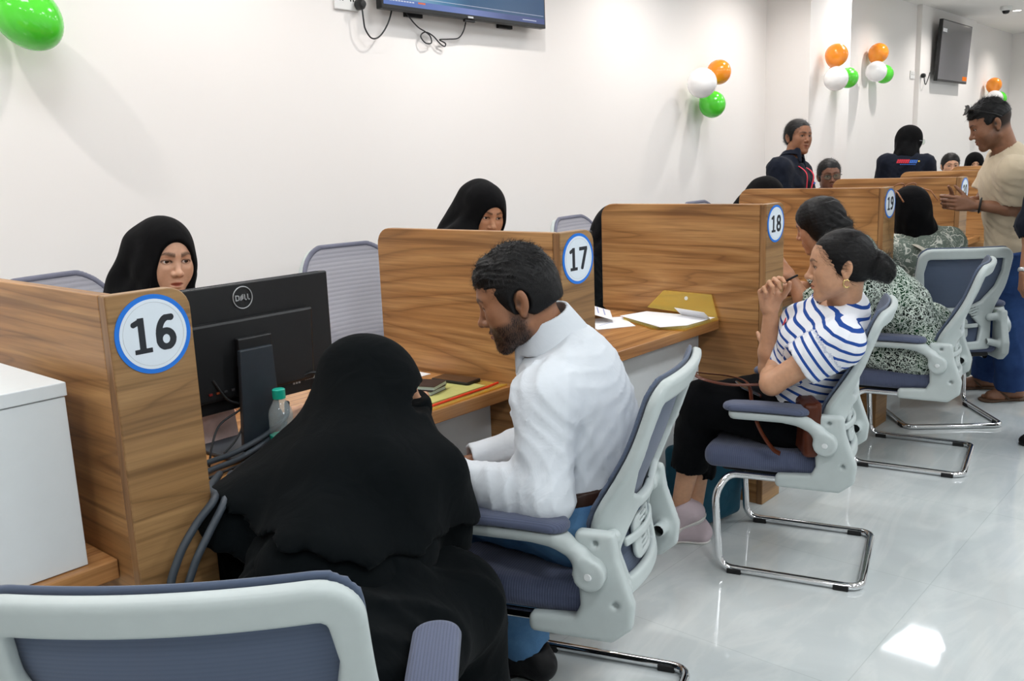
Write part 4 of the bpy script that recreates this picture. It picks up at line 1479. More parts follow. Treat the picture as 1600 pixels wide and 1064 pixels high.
# ------------------------------------------------------------------ cantilever chairs with a mesh back
def poly2d(pts):
    """signed distance of a 2D polygon"""
    A = np.asarray(pts, np.float32); Bp = np.roll(A, -1, 0)
    def fn(u, v):
        d = np.full(len(u), 1e9, np.float32); ins = np.zeros(len(u), bool)
        for (ax, ay), (bx, by) in zip(A, Bp):
            ex, ey = bx-ax, by-ay
            wx, wy = u-ax, v-ay
            t = np.clip((wx*ex+wy*ey)/(ex*ex+ey*ey), 0, 1)
            d = np.minimum(d, (wx-t*ex)**2+(wy-t*ey)**2)
            c1 = v >= ay; c2 = v < by; c3 = ex*wy > ey*wx
            ins ^= (c1 & c2 & c3) | (~c1 & ~c2 & ~c3)
        return np.sqrt(d)*np.where(ins, -1, 1)
    return fn

BACK_H = 0.555
def back_curve(u, v, w):
    """back sheet (u across, v up the back, w thickness backwards) -> chair frame. Chair faces +Y."""
    t = v/BACK_H
    def yc(t): return -0.165 - 0.115*np.clip(t, 0, 2)**1.6 + 0.030*np.exp(-((t-0.34)/0.22)**2)
    cu = 0.55 + 1.05*np.exp(-((t-0.28)/0.30)**2)
    y = yc(t) + cu*u*u                                                # leans back, wraps round the sitter
    z = 0.432 + v*0.985
    sl = (yc(t+.01)-yc(t-.01))/.02/BACK_H
    sx = 2*cu*u
    n = np.sqrt(1+sl*sl+sx*sx)
    return np.stack([u + w*sx/n, y - w/n, z + w*sl/n], 1)

def sheet(fn2, w0, w1, h, lo, hi, rnd=0.006):
    F = Field()
    wm, wh = (w0+w1)/2, (w1-w0)/2
    def fn(P):
        d = fn2(P[:, 0], P[:, 1])+rnd; z = np.abs(P[:, 2]-wm)-wh+rnd
        return np.sqrt(np.maximum(d, 0)**2+np.maximum(z, 0)**2)+np.minimum(np.maximum(d, z), 0)-rnd
    F.fn(fn, 'u')
    v, q = surf(F, h, (lo[0], lo[1], w0-.012), (hi[0], hi[1], w1+.012))
    return back_curve(v[:, 0], v[:, 1], v[:, 2]), q

OUT = [(-.176, 0), (.176, 0), (.188, .10), (.200, .20), (.220, .33), (.228, .44), (.222, .545), (-.222, .545), (-.228, .44), (-.220, .33), (-.200, .20), (-.188, .10)]
WIN = [(-.178, .492), (.178, .492), (.184, .43), (.166, .345), (.115, .268), (.055, .238), (-.055, .238), (-.115, .268), (-.166, .345), (-.184, .43)]
LOW = [(-.118, .036), (.118, .036), (.132, .105), (.062, .188), (-.062, .188), (-.132, .105)]
_o, _w, _l = poly2d(OUT), poly2d(WIN), poly2d(LOW)
R_O = .014
def frame2(u, v):
    d = _o(u, v)-R_O
    # rounded top corners
    d = np.maximum(d, np.sqrt(np.maximum(np.abs(u)-.176, 0)**2+np.maximum(v-.499, 0)**2)-.060)
    d = smax(d, -(_w(u, v)-.012), .01)
    d = smax(d, -(_l(u, v)-.006), .01)
    for i in range(4):                                              # slots beside the window
        cu, cv = .085+i*.004, .226-i*.017
        s = np.sqrt(np.maximum(np.abs(u-cu)-(.020-i*.002), 0)**2+((v-cv)-(u-cu)*.35)**2)-.0026
        d = np.maximum(d, -s)
    return d
def fabric2(u, v):
    d = _o(u, v)-R_O-.003
    return np.maximum(d, np.sqrt(np.maximum(np.abs(u)-.174, 0)**2+np.maximum(v-.497, 0)**2)-.066)
def lumbar2(u, v):
    d = np.sqrt(np.maximum(np.abs(u)-.040, 0)**2+np.maximum(np.abs(v-.105)-.030, 0)**2)-.030
    for k, a in enumerate((.018, .032, .046)):
        L = np.abs(np.maximum(np.abs(u+.006)-a*.9, np.abs(v-.11)-a)) - .0032
        d = np.maximum(d, -np.maximum(L, -(u+.030+.0*v)))
    return d

def rounder(fn):
    return lambda u, v: np.maximum(fn(u, v), np.sqrt(np.maximum(np.abs(u)-.085, 0)**2+np.maximum(v-.415, 0)**2)-.150)
CHAIR_MESHES = {}
def chair_meshes():
    M = {}
    F = Field(k=.02)
    F.u(rbox((0, .085, .432), (.245, .235, .042), .036))
    F.disp(lambda P: -.010*np.exp(-((P[:, 0]/.15)**2+((P[:, 1]-.06)/.16)**2))*-1*(P[:, 2] > .43) + .0*P[:, 0])
    v, q = surf(F, .008); M['seat'] = np_mesh('seat', v, q)
    F = Field(); F.u(rbox((0, .06, .385), (.20, .20, .012), .010)); v, q = surf(F, .007); M['seat_pan'] = np_mesh('seat_pan', v, q)
    v, q = sheet(frame2, 0, .026, .0055, (-.26, -.03), (.26, .59), .008); M['back_frame'] = np_mesh('back_frame', v, q)
    v, q = sheet(fabric2, -.011, -.003, .0065, (-.26, -.03), (.26, .59), .003); M['back_mesh'] = np_mesh('back_mesh', v, q)
    fr_ = rounder(fabric2)
    v, q = sheet(fr_, -.011, -.003, .0065, (-.26, -.03), (.26, .59), .003); M['back_mesh_staff'] = np_mesh('back_mesh', v, q)
    v, q = sheet(rounder(lambda u, v: frame2(u, v)+.004), 0, .026, .0065, (-.26, -.03), (.26, .59), .008); M['back_frame_staff'] = np_mesh('back_frame', v, q)
    v, q = sheet(lambda u, v: np.maximum(fr_(u, v), -(fr_(u, v)+.020)), -.014, -.001, .0055, (-.26, -.03), (.26, .59), .004); M['back_rim'] = np_mesh('back_rim', v, q)
    v, q = sheet(lumbar2, .004, .016, .0045, (-.09, .02), (.09, .2), .004); M['lumbar_pad'] = np_mesh('lumbar_pad', v, q)
    vs, qs = sheet(lambda u, v: np.sqrt(np.maximum(np.abs(u)-.115, 0)**2+np.maximum(np.abs(v-.118)-.006, 0)**2)-.006, .014, .026, .0045, (-.14, .09), (.14, .15), .004)
    M['lumbar_bar'] = np_mesh('lumbar_bar', vs, qs)
    for nm, s in (('right', 1), ('left', -1)):
        x = s*.268                                                   # bracket: foot under the seat, ear up to the back
        bp = poly2d([(.045, .372), (.045, .390), (-.070, .400), (-.090, .440), (-.085, .520), (-.080, .615), (-.150, .615), (-.158, .560), (-.195, .455), (-.190, .405), (-.150, .372)])
        def plate(P, x=x, s=s):
            d = bp(P[:, 1], P[:, 2])-.014+.010; w = np.abs(P[:, 0]-(x-s*.010))-.019+.010
            return np.sqrt(np.maximum(d, 0)**2+np.maximum(w, 0)**2)+np.minimum(np.maximum(d, w), 0)-.010
        F = Field(k=.02)
        F.fn(plate, 'u')
        F.u(cone((x-s*.02, -.125, .590), (x-s*.075, -.140, .590), .022, .020), k=.015)
        F.u(cone((x-s*.02, -.165, .445), (x-s*.09, -.165, .462), .020, .018), k=.015)
        F.sub(cone((x+s*.05, -.118, .603), (x-s*.002, -.118, .603), .0075, .0075)); F.sub(cone((x+s*.05, -.165, .455), (x-s*.002, -.165, .455), .0075, .0075))
        v, q = surf(F, .006, (x-.10, -.26, .33), (x+.10, .10, .67)); M['bracket'+nm] = np_mesh('bracket', v, q)
        F = Field(k=.02)                                             # arm: hub disc, curved arm, shell under the pad
        F.u(cutcone((x-s*.005, -.108, .535), (x+s*.040, -.108, .535), .040, .040, True, True), k=.004)
        pts = [(x+s*.018, -.106, .545), (x+s*.020, -.085, .575), (x+s*.020, -.045, .605), (x+s*.018, .01, .622)]
        for a, b in zip(pts[:-1], pts[1:]): F.u(cone(a, b, .022, .021), k=.015)
        F.u(rbox((x+s*.014, .088, .622), (.036, .128, .022), .020), k=.02)
        F.cut((0, 0, .630), (0, 0, 1), .004)
        v, q = surf(F, .006); M['arm'+nm] = np_mesh('armrest', v, q)
        F = Field(k=.01); F.u(cone((x+s*.014, -.015, .640), (x+s*.014, .195, .640), .044, .044)); F.fn(lambda P: np.abs(P[:, 2]-.6415-.006*np.cos(np.clip((P[:, 1]-.09)*9, -1.5, 1.5)))-.0135, 'i', .014)
        v, q = surf(F, .006); M['pad'+nm] = np_mesh('arm_pad', v, q)
        M['bolt'+nm] = MB().lathe([(.001, .004), (.008, .004), (.011, .001), (.011, 0), (.001, 0)], 14, M=frame((0, 0, 1), (s, 0, 0)), c=(x+s*.040, -.108, .535)).mesh('hub_bolt', True)
    w = .253
    pts = [(-w+.05, -.09, .365), (-w+.045, .235, .365), (-w, .272, .30), (-w, .255, .016), (-w, -.235, .014), (w, -.235, .014), (w, .255, .016), (w, .272, .30), (w-.045, .235, .365), (w-.05, -.09, .365)]
    path = fillet(pts, .055, 7)
    vv, ff = tube_geo(path, .0135, 12); m = MB(); m.add(vv, ff); M['sled_base'] = m.mesh('sled_base', True, angle=60)
    for i, (x, y) in enumerate(((-w, .20), (w, .20), (-w, -.17), (w, -.17))):
        M['foot%d' % i] = MB().box((x-.016, y-.026, .0), (x+.016, y+.026, .020)).mesh('foot_pad', bevel=.003)
    return M

def make_chair(label, loc, rot, group, staff=False):
    if not CHAIR_MESHES: CHAIR_MESHES.update(chair_meshes())
    M = CHAIR_MESHES
    t = thing('office_chair', label, 'chair', loc, math.radians(rot), group)
    fab = MAT['staff_mesh'] if staff else MAT['back_fabric']
    def put(name, key, mat, parent=t):
        me = M[key]
        if staff and key+'_staff' in M: me = M[key+'_staff']
        return link(name, me, mat, parent)
    put('seat', 'seat', MAT['seat_fabric']); put('seat_pan', 'seat_pan', MAT['rubber'])
    bf = put('back_frame', 'back_frame', MAT['chair_plastic']); put('back_mesh', 'back_mesh', fab)
    lb = put('lumbar_pad', 'lumbar_pad', MAT['chair_plastic']); put('lumbar_bar', 'lumbar_bar', MAT['chair_plastic'], lb)
    if staff:
        put('back_rim', 'back_rim', MAT['rim_fabric'])
        t.scale = (1.06, 1.06, 1.2)
    for nm in ('right', 'left'):
        put('bracket', 'bracket'+nm, MAT['chair_plastic'])
        a = put('armrest', 'arm'+nm, MAT['chair_plastic']); put('arm_pad', 'pad'+nm, MAT['pad_fabric'], a); put('hub_bolt', 'bolt'+nm, MAT['chair_bolt'], a)
    sb = put('sled_base', 'sled_base', MAT['chrome'])
    for i in range(4): put('foot_pad', 'foot%d' % i, MAT['rubber'], sb)
    return t

make_chair('grey office chair nearest the camera, under the person in a face veil', (-.068, -.462, 0), -48, 'visitor chairs').scale = (1.043, 1.043, 1.043)
make_chair('grey office chair holding the bearded person in a white shirt', (1.088, -.275, 0), 19, 'visitor chairs').scale = (1, 1, 1.03)
make_chair('grey office chair holding the person in a striped top', (2.383, -.336, 0), 15.5, 'visitor chairs')
make_chair('grey office chair holding the person in the green and white print', (3.77, -.32, 0), 10, 'visitor chairs')
make_chair('grey office chair seen from behind, under the person in a sage floral top', (4.525, -.20, 0), -52, 'visitor chairs')
make_chair('pale mesh chair behind counter 16, empty, right of the monitor', (1.76, 1.28, 0), 172, 'staff chairs', True)
make_chair('pale mesh chair behind the clerk at counter 16', (.63, 1.42, 0), 192, 'staff chairs', True)
make_chair('pale mesh chair behind the partition with sign 17, beside a black scarf', (3.52, 1.30, 0), 185, 'staff chairs', True)
make_chair('pale mesh chair peeking over the partition with sign 18', (4.95, 1.30, 0), 180, 'staff chairs', True)
# ------------------------------------------------------------------ clothes
def garment_top(P, mat, name='shirt', o=.014, upto=(1.9, 1.9), hem=.10, k=.05, wr=.004, fr=42, seed=1, neck=(.066, .055), h=None, belly=0.0, stripes=False, sleeve_o=.004, neck_tilt=0.0, label=None, fore_r=None, arm_r=(0.056, 0.045, 0.031), collar=False):
    s = P.s
    F = Field(k=k)
    P.torso(F, o, k=.06, belly=belly)
    ends = {}
    for nm, u in zip(('R', 'L'), upto):
        if u and nm in P.arms: ends[nm] = P.arm_prims(F, nm, o+sleeve_o, u, k=.035, r=arm_r)
    f = wrinkle(wr*.45, fr*.8, seed, 4); f2 = creases(wr*.9, fr*1.9, P.up+.5*P.Mch[:, 0], seed+7, 3); f4 = creases(wr*.8, fr*2.6, P.Mch[:, 0]+.4*P.up, seed+9, 3)
    F.disp(lambda Q: f(Q)+f2(Q)+f4(Q))
    for nm, (b, d, r) in ends.items():                               # open cuffs
        F.sub(cutcone(b-d*.02, b+d*.05, r+o*.35, r+o*.35, True, False), k=.002)
    F.cut(P.J['pelvis']-P.up*hem*s, -P.up, .004)
    nb = P.J['neck']
    hd = nz(P.hc-nb)
    if neck: F.sub(cone(nb-P.up*.012*s+P.Mch[:, 1]*.012*s, nb+hd*.15+P.Mch[:, 1]*(.02+neck_tilt), neck[0]*s, neck[1]*s*1.2), k=.006)
    if collar: F.sub(cutcone(nb+hd*.040*s, nb+hd*.24*s, .125*s, .125*s, True, False), k=.004)
    v, q = surf(F, h or P.hb)
    at = None
    if stripes:
        dt = np.full(len(v), 9.0); at = (v-P.J['pelvis'])@P.up
        for nm in ('R', 'L'):
            a = P.J['sh'+nm]; e = P.arms[nm]['el']; d = nz(e-a)
            t = (v-a)@d; r = np.linalg.norm((v-a)-np.outer(t, d), axis=1)
            m = (t > 0.045*s) & (r < .085*s)
            at = np.where(m, t+.007, at)
    P.part(name, v, q, mat, at, label)
    return ends

def trousers(P, mat, name='trousers', o=.012, upto=2.0, waist=.10, wr=.004, fr=38, seed=3, h=None, r=(0.090, 0.064, 0.058, 0.046)):
    s = P.s
    F = Field(k=.04)
    F.u(ell(P.J['pelvis'], V(.165*s+o, .122*s+o, .135*s+o), P.Mpe))
    F.u(ell(P.J['waist'], V(.128*s+o, .098*s+o, .12*s+o), P.Mch), k=.06)
    ends = []
    for nm in ('R', 'L'):
        ends.append(P.leg_prims(F, nm, o, upto, k=.04, r=r))
    f = wrinkle(wr*.5, fr, seed, 4); f2 = creases(wr*.6, fr*1.7, (.3, .9, .4), seed+5, 3)
    F.disp(lambda Q: f(Q)+f2(Q))
    F.cut(P.J['pelvis']+P.up*waist*s, P.up, .004)
    for b, d, rr in ends: F.sub(cutcone(b-d*.02, b+d*.05, rr+o*.3, rr+o*.3, True, False), k=.002)
    v, q = surf(F, h or P.hb)
    P.part(name, v, q, mat)

def shirt_collar(P, mat, r=.062, hgt=.045, name='collar'):
    s = P.s; nb = P.J['neck']; hd = nz(P.hc-P.HM[:, 1]*.03*s-nb); fw = P.Mch[:, 1]
    ax = nz(hd+.05*P.up); fr = nz(fw-ax*(fw@ax)); rt = np.cross(fr, ax)
    top = nb + ax*(hgt+.044)*s - fr*.006; bot = nb + ax*.030*s - fr*.002
    F = Field(k=.006)
    F.u(cutcone(bot, top, (r+.030)*s, (r+.004)*s, True, True))
    for sd in (-1, 1):                                               # collar points
        a1 = nb+ax*.075*s+fr*(r*.80)*s+rt*sd*.030*s
        e = nb-ax*.014*s+fr*(r*1.52)*s+rt*sd*.046*s
        F.u(cone(a1, e, .024*s, .010*s), k=.010)
    F.sub(cone(bot-ax*.05, top+ax*.05, (r+.040)*s, (r-.022)*s), k=.002)
    F.sub(cone(top+fr*r*.95*s, nb+fr*r*1.5*s-ax*.045*s, .020*s, .016*s), k=.005)
    v, q = surf(F, .0036)
    P.part(name, v, q, mat)

def lips(r=.82, g=.52, b=.52): return (r, g, b)

# ------------------------------------------------------------------ person in a face veil, leaning on the counter
P = Person('person in a full black face veil and cloak leaning on counter 16', s=1.06, skin=(186, 140, 110), base=(.10, -.36, 0))
P.spine((.09, -.36, .585), (.500, -.120, .885), -48, -58, bend=-.01)
P.J['shL'], P.J['shR'] = V(.395, -.015, .825), V(.575, -.225, .825)
P.head((.600, -.030, 1.000), -136, 6, 4, scale=1.03, ears=False)
P.arm('R', (.86, .12, .85), (1.0, -.4, .3), elbow=(.605, -.150, .715))
P.arm('L', (.62, .33, .84), (-.2, .5, .3), elbow=(.315, .115, .745))
P.leg('R', (.66, -.24, .09), (1, 0, .8), knee=(.545, -.325, .555)); P.leg('L', (.46, .06, .09), (0, 1, .8), knee=(.46, -.02, .58))
P.build_head(); P.build_torso_skin()
for nm in ('R', 'L'): P.build_arm_skin(nm, 1.5)
# cloak over body, knees and arms down to the floor
F = Field(k=.08)
P.torso(F, .014, k=.08)
for nm in ('R', 'L'):
    A = P.arms[nm]; L = P.legs[nm]
    F.u(cone(P.J['sh'+nm], A['el'], .066, .064), cone(A['el'], A['wr'], .066, .046), k=.05)
    F.u(cone(P.J['hip'+nm], L['kn'], .145, .098), k=.08)
    F.u(cone(L['kn'], V(L['an'][0], L['an'][1], .10), .100, .115), k=.06)
F.u(cone((.320, .100, .68), (.300, .115, .58), .085, .105), cone((.300, .115, .58), (.33, .08, .12), .105, .12), k=.08)
F.u(cone((P.J['hipR']+P.J['hipL'])/2, (P.legs['R']['kn']+P.legs['L']['kn'])/2, .14, .11), k=.10)
F.u(cone((P.legs['R']['kn']+P.legs['L']['kn'])/2-V(0, 0, .03), (.56, -.09, .10), .10, .12), k=.10)
fw_ = wrinkle(.004, 20, 11, 4, axis=(.5, .2, -.9), stretch=.22); fv_ = creases(.008, 30, (.4, .1, -1), 15, 4, 9)
F.disp(lambda Q: fw_(Q)+fv_(Q))
F.cut((0, 0, .02), (0, 0, -1)); F.cut((.45, -.17, .99), nz((.8, .5, .9)), .02)
v, q = surf(F, .011); P.part('cloak', v, q, MAT['black_cloth'])
# long head veil falling over the shoulders to the elbows, two layers
def khimar(grow, drop, seed, h):
    F = Field(k=.06)
    H = P.hc; rt = V(.669, -.743, 0); fw = V(.743, .669, 0)
    F.u(ell(H+P.HM@V(0, -.020, .036), V(.090, .113, .094)+grow*.5, P.HM), k=.05)
    F.u(ell(H+P.HM@V(0, .012, -.03), V(.076, .072, .09)+grow*.5, P.HM), k=.05)
    F.u(cone(H+P.HM[:, 1]*.035-V(0, 0, .10), P.arms['R']['el']+V(0, 0, .0), .062+grow, .085+grow), k=.06)
    eR, eL = P.arms['R']['el'], P.arms['L']['el']
    F.u(cone(H+V(-.02, -.02, -.02), P.J['neck']-V(.05, .03, .06), .088+grow, .130+grow), k=.07)
    F.u(cone(H+V(-.01, -.02, -.03), eR+V(0, 0, -.03), .085+grow, .100+grow), k=.07)
    F.u(cone(H+V(-.03, .0, -.03), eL+V(-.01, .0, -.03), .085+grow, .095+grow), k=.07)
    F.u(cone(P.J['shR'], eR+V(.0, -.02, -.06), .090+grow, .105+grow), k=.07)
    F.u(cone(P.J['shL'], eL+V(-.03, .0, -.06), .090+grow, .100+grow), k=.07)
    F.u(cone(H-V(.06, .04, .06), P.J['waist']+V(-.02, -.01, .02), .09+grow, .150+grow), k=.09)
    F.u(cone(P.J['neck']+fw*.05, P.J['chest']+fw*.10+V(0, 0, -.06), .10+grow, .11+grow), k=.09)
    F.u(cone(P.J['neck']-V(.06, .10, .08), eR-V(.20, .10, -.00), .11+grow, .115+grow), k=.10)
    F.u(cone(P.J['neck']-V(.10, .02, .08), eL-V(.10, .12, .0), .11+grow, .115+grow), k=.10)
    apex = (H+V(.0, .0, .05)).astype(np.float32)
    rng = np.random.RandomState(seed); p0 = rng.uniform(0, 6, 6)
    def folds(Q):
        d = Q-apex; th = np.arctan2(d[:, 1], d[:, 0]); fall = np.clip((-d[:, 2]-.12)/.22, 0, 1)
        a1 = np.sin(6*th+p0[0]+1.5*np.sin(2*th+p0[2])); a2 = np.sin(11*th+p0[1]+4*d[:, 2])
        rid = -(1-np.abs(np.sin(4.5*th+p0[4]+5*d[:, 2])))**3
        return -.014*fall**2 + fall*(.0035*a1+.002*a2) + .0030*rid*np.clip((-d[:, 2])/.1, 0, 1)
    F.disp(folds)
    pf = V(.27, -.34, .790-drop).astype(np.float32); nf = nz((-.26, .06, -1)).astype(np.float32)
    F.fn(lambda Q: (Q-pf)@nf + .010*np.sin(23*(Q@rt.astype(np.float32))+p0[0])+.008*np.sin(47*(Q@fw.astype(np.float32))+p0[1])+.005*np.sin(80*(Q@rt.astype(np.float32))+p0[3]), 'i', .003)
    # slit for the eyes
    Hf, Mf = H.astype(np.float32), P.HM.astype(np.float32)
    e = ell((.030, .130, -.001), (.100, .088, .025))
    F.fn(lambda Q: e.fn(((Q-Hf)@Mf)/np.float32(P.hs))*P.hs, 's', .004)
    return surf(F, h)
v, q = khimar(0.0, 0.0, 4, .0095); P.part('head_veil', v, q, MAT['black_cloth'])
v, q = khimar(-.016, .075, 9, .010); P.part('under_veil', v, q, MAT['black_cloth'])
F = Field(k=.02)
F.u(ell((0, .060, -.035), (.074, .066, .060)), cone((0, .078, -.05), (0, .088, -.150), .056, .046)); F.cut((0, 0, -.030), (0, -.10, 1), .003); F.cut((0, 0, -.165), (0, 0, -1), .004)
f_ = wrinkle(.004, 60, 3, 4, axis=(0, 0, 1)); F.disp(f_)
P.head_part('face_veil', F, .005, MAT['black_cloth'])
P.finish()

# ------------------------------------------------------------------ bearded person in a white shirt
P = Person('bearded person in white shirt and jeans sitting at counter 16', s=1.06, female=False, skin=(150, 104, 76), base=(1.13, -.30, 0), h_head=.0023, h_body=.009)
P.spine((1.105, -.275, .585), (1.118, -.175, 1.015), 27, 18, bend=.045)
P.J['shL'] -= V(0, 0, .050); P.J['shR'] -= V(0, 0, .030)
P.head((1.036, -.122, 1.160), 33, 18, 0, scale=1.09, beard=1.1, fade=.8, jaw=1.06, nose=1.05, down=.7, look=(0, -25), neck_r=1.06, brow=1.25)
P.arm('L', (.80, -.03, .715), (.6, -.6, .5), hand_dir=(-.1, .95, -.15), palm=(.4, .1, -.9), elbow=(.868, -.325, .70), curl=(.5, .55, .6, .65))
P.arm('R', (.985, .070, .672), (1.5, .1, .4), hand_dir=(-.68, .70, -.22), palm=(-.3, -.2, -.9), elbow=(1.205, -.075, .70), curl=(.35, .4, .45, .5))
P.leg('L', (1.10, -.06, .10), (.9, .5, .7), knee=(.955, .085, .575), toe=(-.1, 1, -.1)); P.leg('R', (1.24, .12, .10), (1.1, .6, .7), knee=(1.15, .13, .575), toe=(.05, 1, 0))
P.build_head(); P.build_torso_skin(); P.build_arm_skin('L', 1.5); P.build_arm_skin('R', 1.4)
short_hair(P, .0028, .018, low=-.052)
garment_top(P, MAT['white_shirt'], o=.016, upto=(1.90, 1.95), hem=.06, wr=.0045, fr=26, seed=21, belly=.018, sleeve_o=.006, arm_r=(.057, .043, .033), h=.0075, neck=(.060, .050), collar=True)
shirt_collar(P, MAT['white_shirt'], .066, .058)
trousers(P, MAT['jeans'], o=.016, upto=1.97, waist=.05, wr=.006, seed=5, h=.009, r=(.094, .068, .062, .056))
F = Field(k=.02); F.u(ell(P.J['pelvis']+P.up*.045, (.165*1.06+.024, .122*1.06+.026, .20), P.Mpe)); F.cut(P.J['pelvis']+P.up*.080, P.up); F.cut(P.J['pelvis']+P.up*.040, -P.up)
v, q = surf(F, .006); P.part('belt', v, q, MAT['belt'])
root = P.finish()
def add_shoes(P, root, mat, sole, sides=('L', 'R'), h=.006):
    for nm in sides: P.shoe(nm, mat, sole, root, h)
add_shoes(P, root, MAT['shoe_black'], MAT['rubber'])

# ------------------------------------------------------------------ person in a striped top
P = Person('person in a blue striped top leaning back, one hand raised', s=1.0, skin=(196, 148, 116), base=(2.38, -.46, 0), h_head=.0024, h_body=.008, h_hand=.003)
P.spine((2.350, -.295, .58), (2.335, -.495, .968), 24, 22, bend=-.02)
P.head((2.262, -.500, 1.126), 25, 4, 0, scale=.985, nose=1.08, brow=1.15, lash=.9, lip=(.80, .50, .50), down=.35)
P.arm('L', (2.30, -.255, .757), (2, -.7, .5), hand_dir=(.75, .50, .20), palm=(.4, -.3, .7), elbow=(2.105, -.335, .728), curl=(.55, .6, .65, .7), thumb=(.3, .4))
P.arm('R', (2.305, -.232, .942), (2.5, 0, .4), hand_dir=(-.08, .08, 1.0), palm=(-.55, -.70, .1), elbow=(2.322, -.225, .725), curl=(.6, .75, .85, .95), thumb=(.8, .5))
P.leg('L', (2.20, .085, .155), (2.1, .3, .8), knee=(2.175, -.03, .60), toe=(-.35, .80, -.50)); P.leg('R', (2.24, .055, .085), (2.3, .3, .7), knee=(2.33, .045, .545), toe=(-.5, .85, 0))
P.build_head(); P.build_torso_skin(); P.build_arm_skin('L', .45); P.build_arm_skin('R', .45)
for nm in ('L', 'R'): P.build_leg_skin(nm, 1.45)
pulled_hair(P, .0028, bun=[((0, -.118, -.012), (.044, .040, .050)), ((.012, -.150, -.030), (.030, .028, .044))], vol=.001)
garment_top(P, MAT['striped_tee'], 'striped_top', o=.014, upto=(.56, .56), hem=.07, wr=.0028, fr=28, seed=31, stripes=True, h=.0075, neck=(.066, .058), sleeve_o=.012, belly=.02, neck_tilt=.03)
trousers(P, MAT['black_trouser'], o=.014, upto=1.62, waist=.12, wr=.005, seed=8, h=.009, r=(.094, .066, .060, .050))
for sd in (-1,):
    ring = [P.hw((sd*.082, -.012+.010*math.cos(a), -.052+.013*math.sin(a))) for a in np.linspace(-2.4, 2.4, 16)]
    v, f = tube_geo(ring, .0030, 8); P.part('earring', v, np.array([x for x in f if len(x) == 4]), MAT['brass'])
root = P.finish()
add_shoes(P, root, MAT['shoe_pink'], MAT['shoe_sole'])

# small red heart printed on the chest
fr_, rt_ = P.Mch[:, 1], P.Mch[:, 0]
hc_ = P.J['chest'] - rt_*.050 + P.up*.020 + fr_*.170
HF = Field(k=.004)
for sd in (-1, 1): HF.u(cone(hc_+rt_*sd*.007+P.up*.006, hc_-P.up*.012, .0085, .002))
HF.fn(lambda Q: np.abs((Q-hc_.astype(np.float32))@fr_.astype(np.float32))-.012, 'i')
v, q = surf(HF, .0018); HV = (v, q)
# drop it onto the cloth
TV = [p for p in P.parts if p[0] == 'striped_top'][0][1]
ok_ = np.linalg.norm((TV-hc_)-np.outer((TV-hc_)@fr_, fr_), axis=1) < .02
dep = ((TV[ok_]-hc_)@fr_).max() if ok_.any() else 0
vv = v-np.outer((v-hc_)@fr_, fr_) + np.outer(np.clip((v-hc_)@fr_, -.001, .001)+dep, fr_) - P.basev
link('heart_print', np_mesh('heart_print', vv, q), plain('heart_red', (206, 40, 66), .7), P.root)

# ------------------------------------------------------------------ person in the green, black and white print
P = Person('person in a green, black and white print leaning on counter 18', s=1.0, skin=(178, 128, 98), base=(3.74, -.34, 0), h_head=.003, h_body=.010)
P.spine((3.74, -.34, .585), (3.47, -.065, .995), 20, 12, bend=.02)
P.head((3.375, .035, 1.160), 8, 16, -6, scale=1.02, brow=1.1)
P.arm('L', (3.335, .155, .925), (3, -.5, .5), hand_dir=(-.25, .70, .65), palm=(.5, .6, -.5), elbow=(3.345, .07, .775), curl=(.4, .45, .5, .6))
P.arm('R', (3.42, .30, .84), (3.9, .2, .6), hand_dir=(-.9, .3, .1), palm=(0, .3, -.9), elbow=(3.62, .16, .82), curl=(.3, .35, .4, .5))
P.leg('L', (3.52, .0, .09), (3.5, .6, .8), knee=(3.58, .09, .58)); P.leg('R', (3.70, .06, .09), (3.8, .6, .8), knee=(3.76, .12, .58))
P.build_head(); P.build_torso_skin(); P.build_arm_skin('L', .7); P.build_arm_skin('R', .7)
pulled_hair(P, .0032, bun=[((0, -.095, -.030), (.062, .045, .055)), ((.0, -.105, -.065), (.050, .036, .042))], vol=.010, ears=False)
garment_top(P, MAT['ikat'], 'printed_tunic', o=.022, upto=(.9, .9), hem=.16, wr=.004, fr=28, seed=41, belly=.03, sleeve_o=.014, h=.009)
F = Field(k=.06)
for nm in ('L', 'R'):
    L = P.legs[nm]; F.u(cone(P.J['hip'+nm], L['kn'], .145, .095), cone(L['kn'], V(L['an'][0], L['an'][1], .12), .095, .10), k=.05)
f_ = wrinkle(.006, 30, 5, 4); F.disp(f_); F.cut((0, 0, .06), (0, 0, -1))
v, q = surf(F, .011); P.part('printed_skirt', v, q, MAT['ikat'])
A = P.arms['L']; w = A['wr']-.012*nz(A['wr']-A['el']); Mb = frame(nz(A['wr']-A['el']), (1, 0, 0))
ring = [w+Mb[:, 0]*.030*math.cos(a)+Mb[:, 2]*.030*math.sin(a) for a in np.linspace(0, 2*PI, 24, endpoint=False)]
vv, ff = tube_geo(ring, .005, 8, True); P.part('bracelet', vv, np.array(ff), MAT['rubber'])
root = P.finish(); add_shoes(P, root, MAT['shoe_black'], MAT['rubber'])

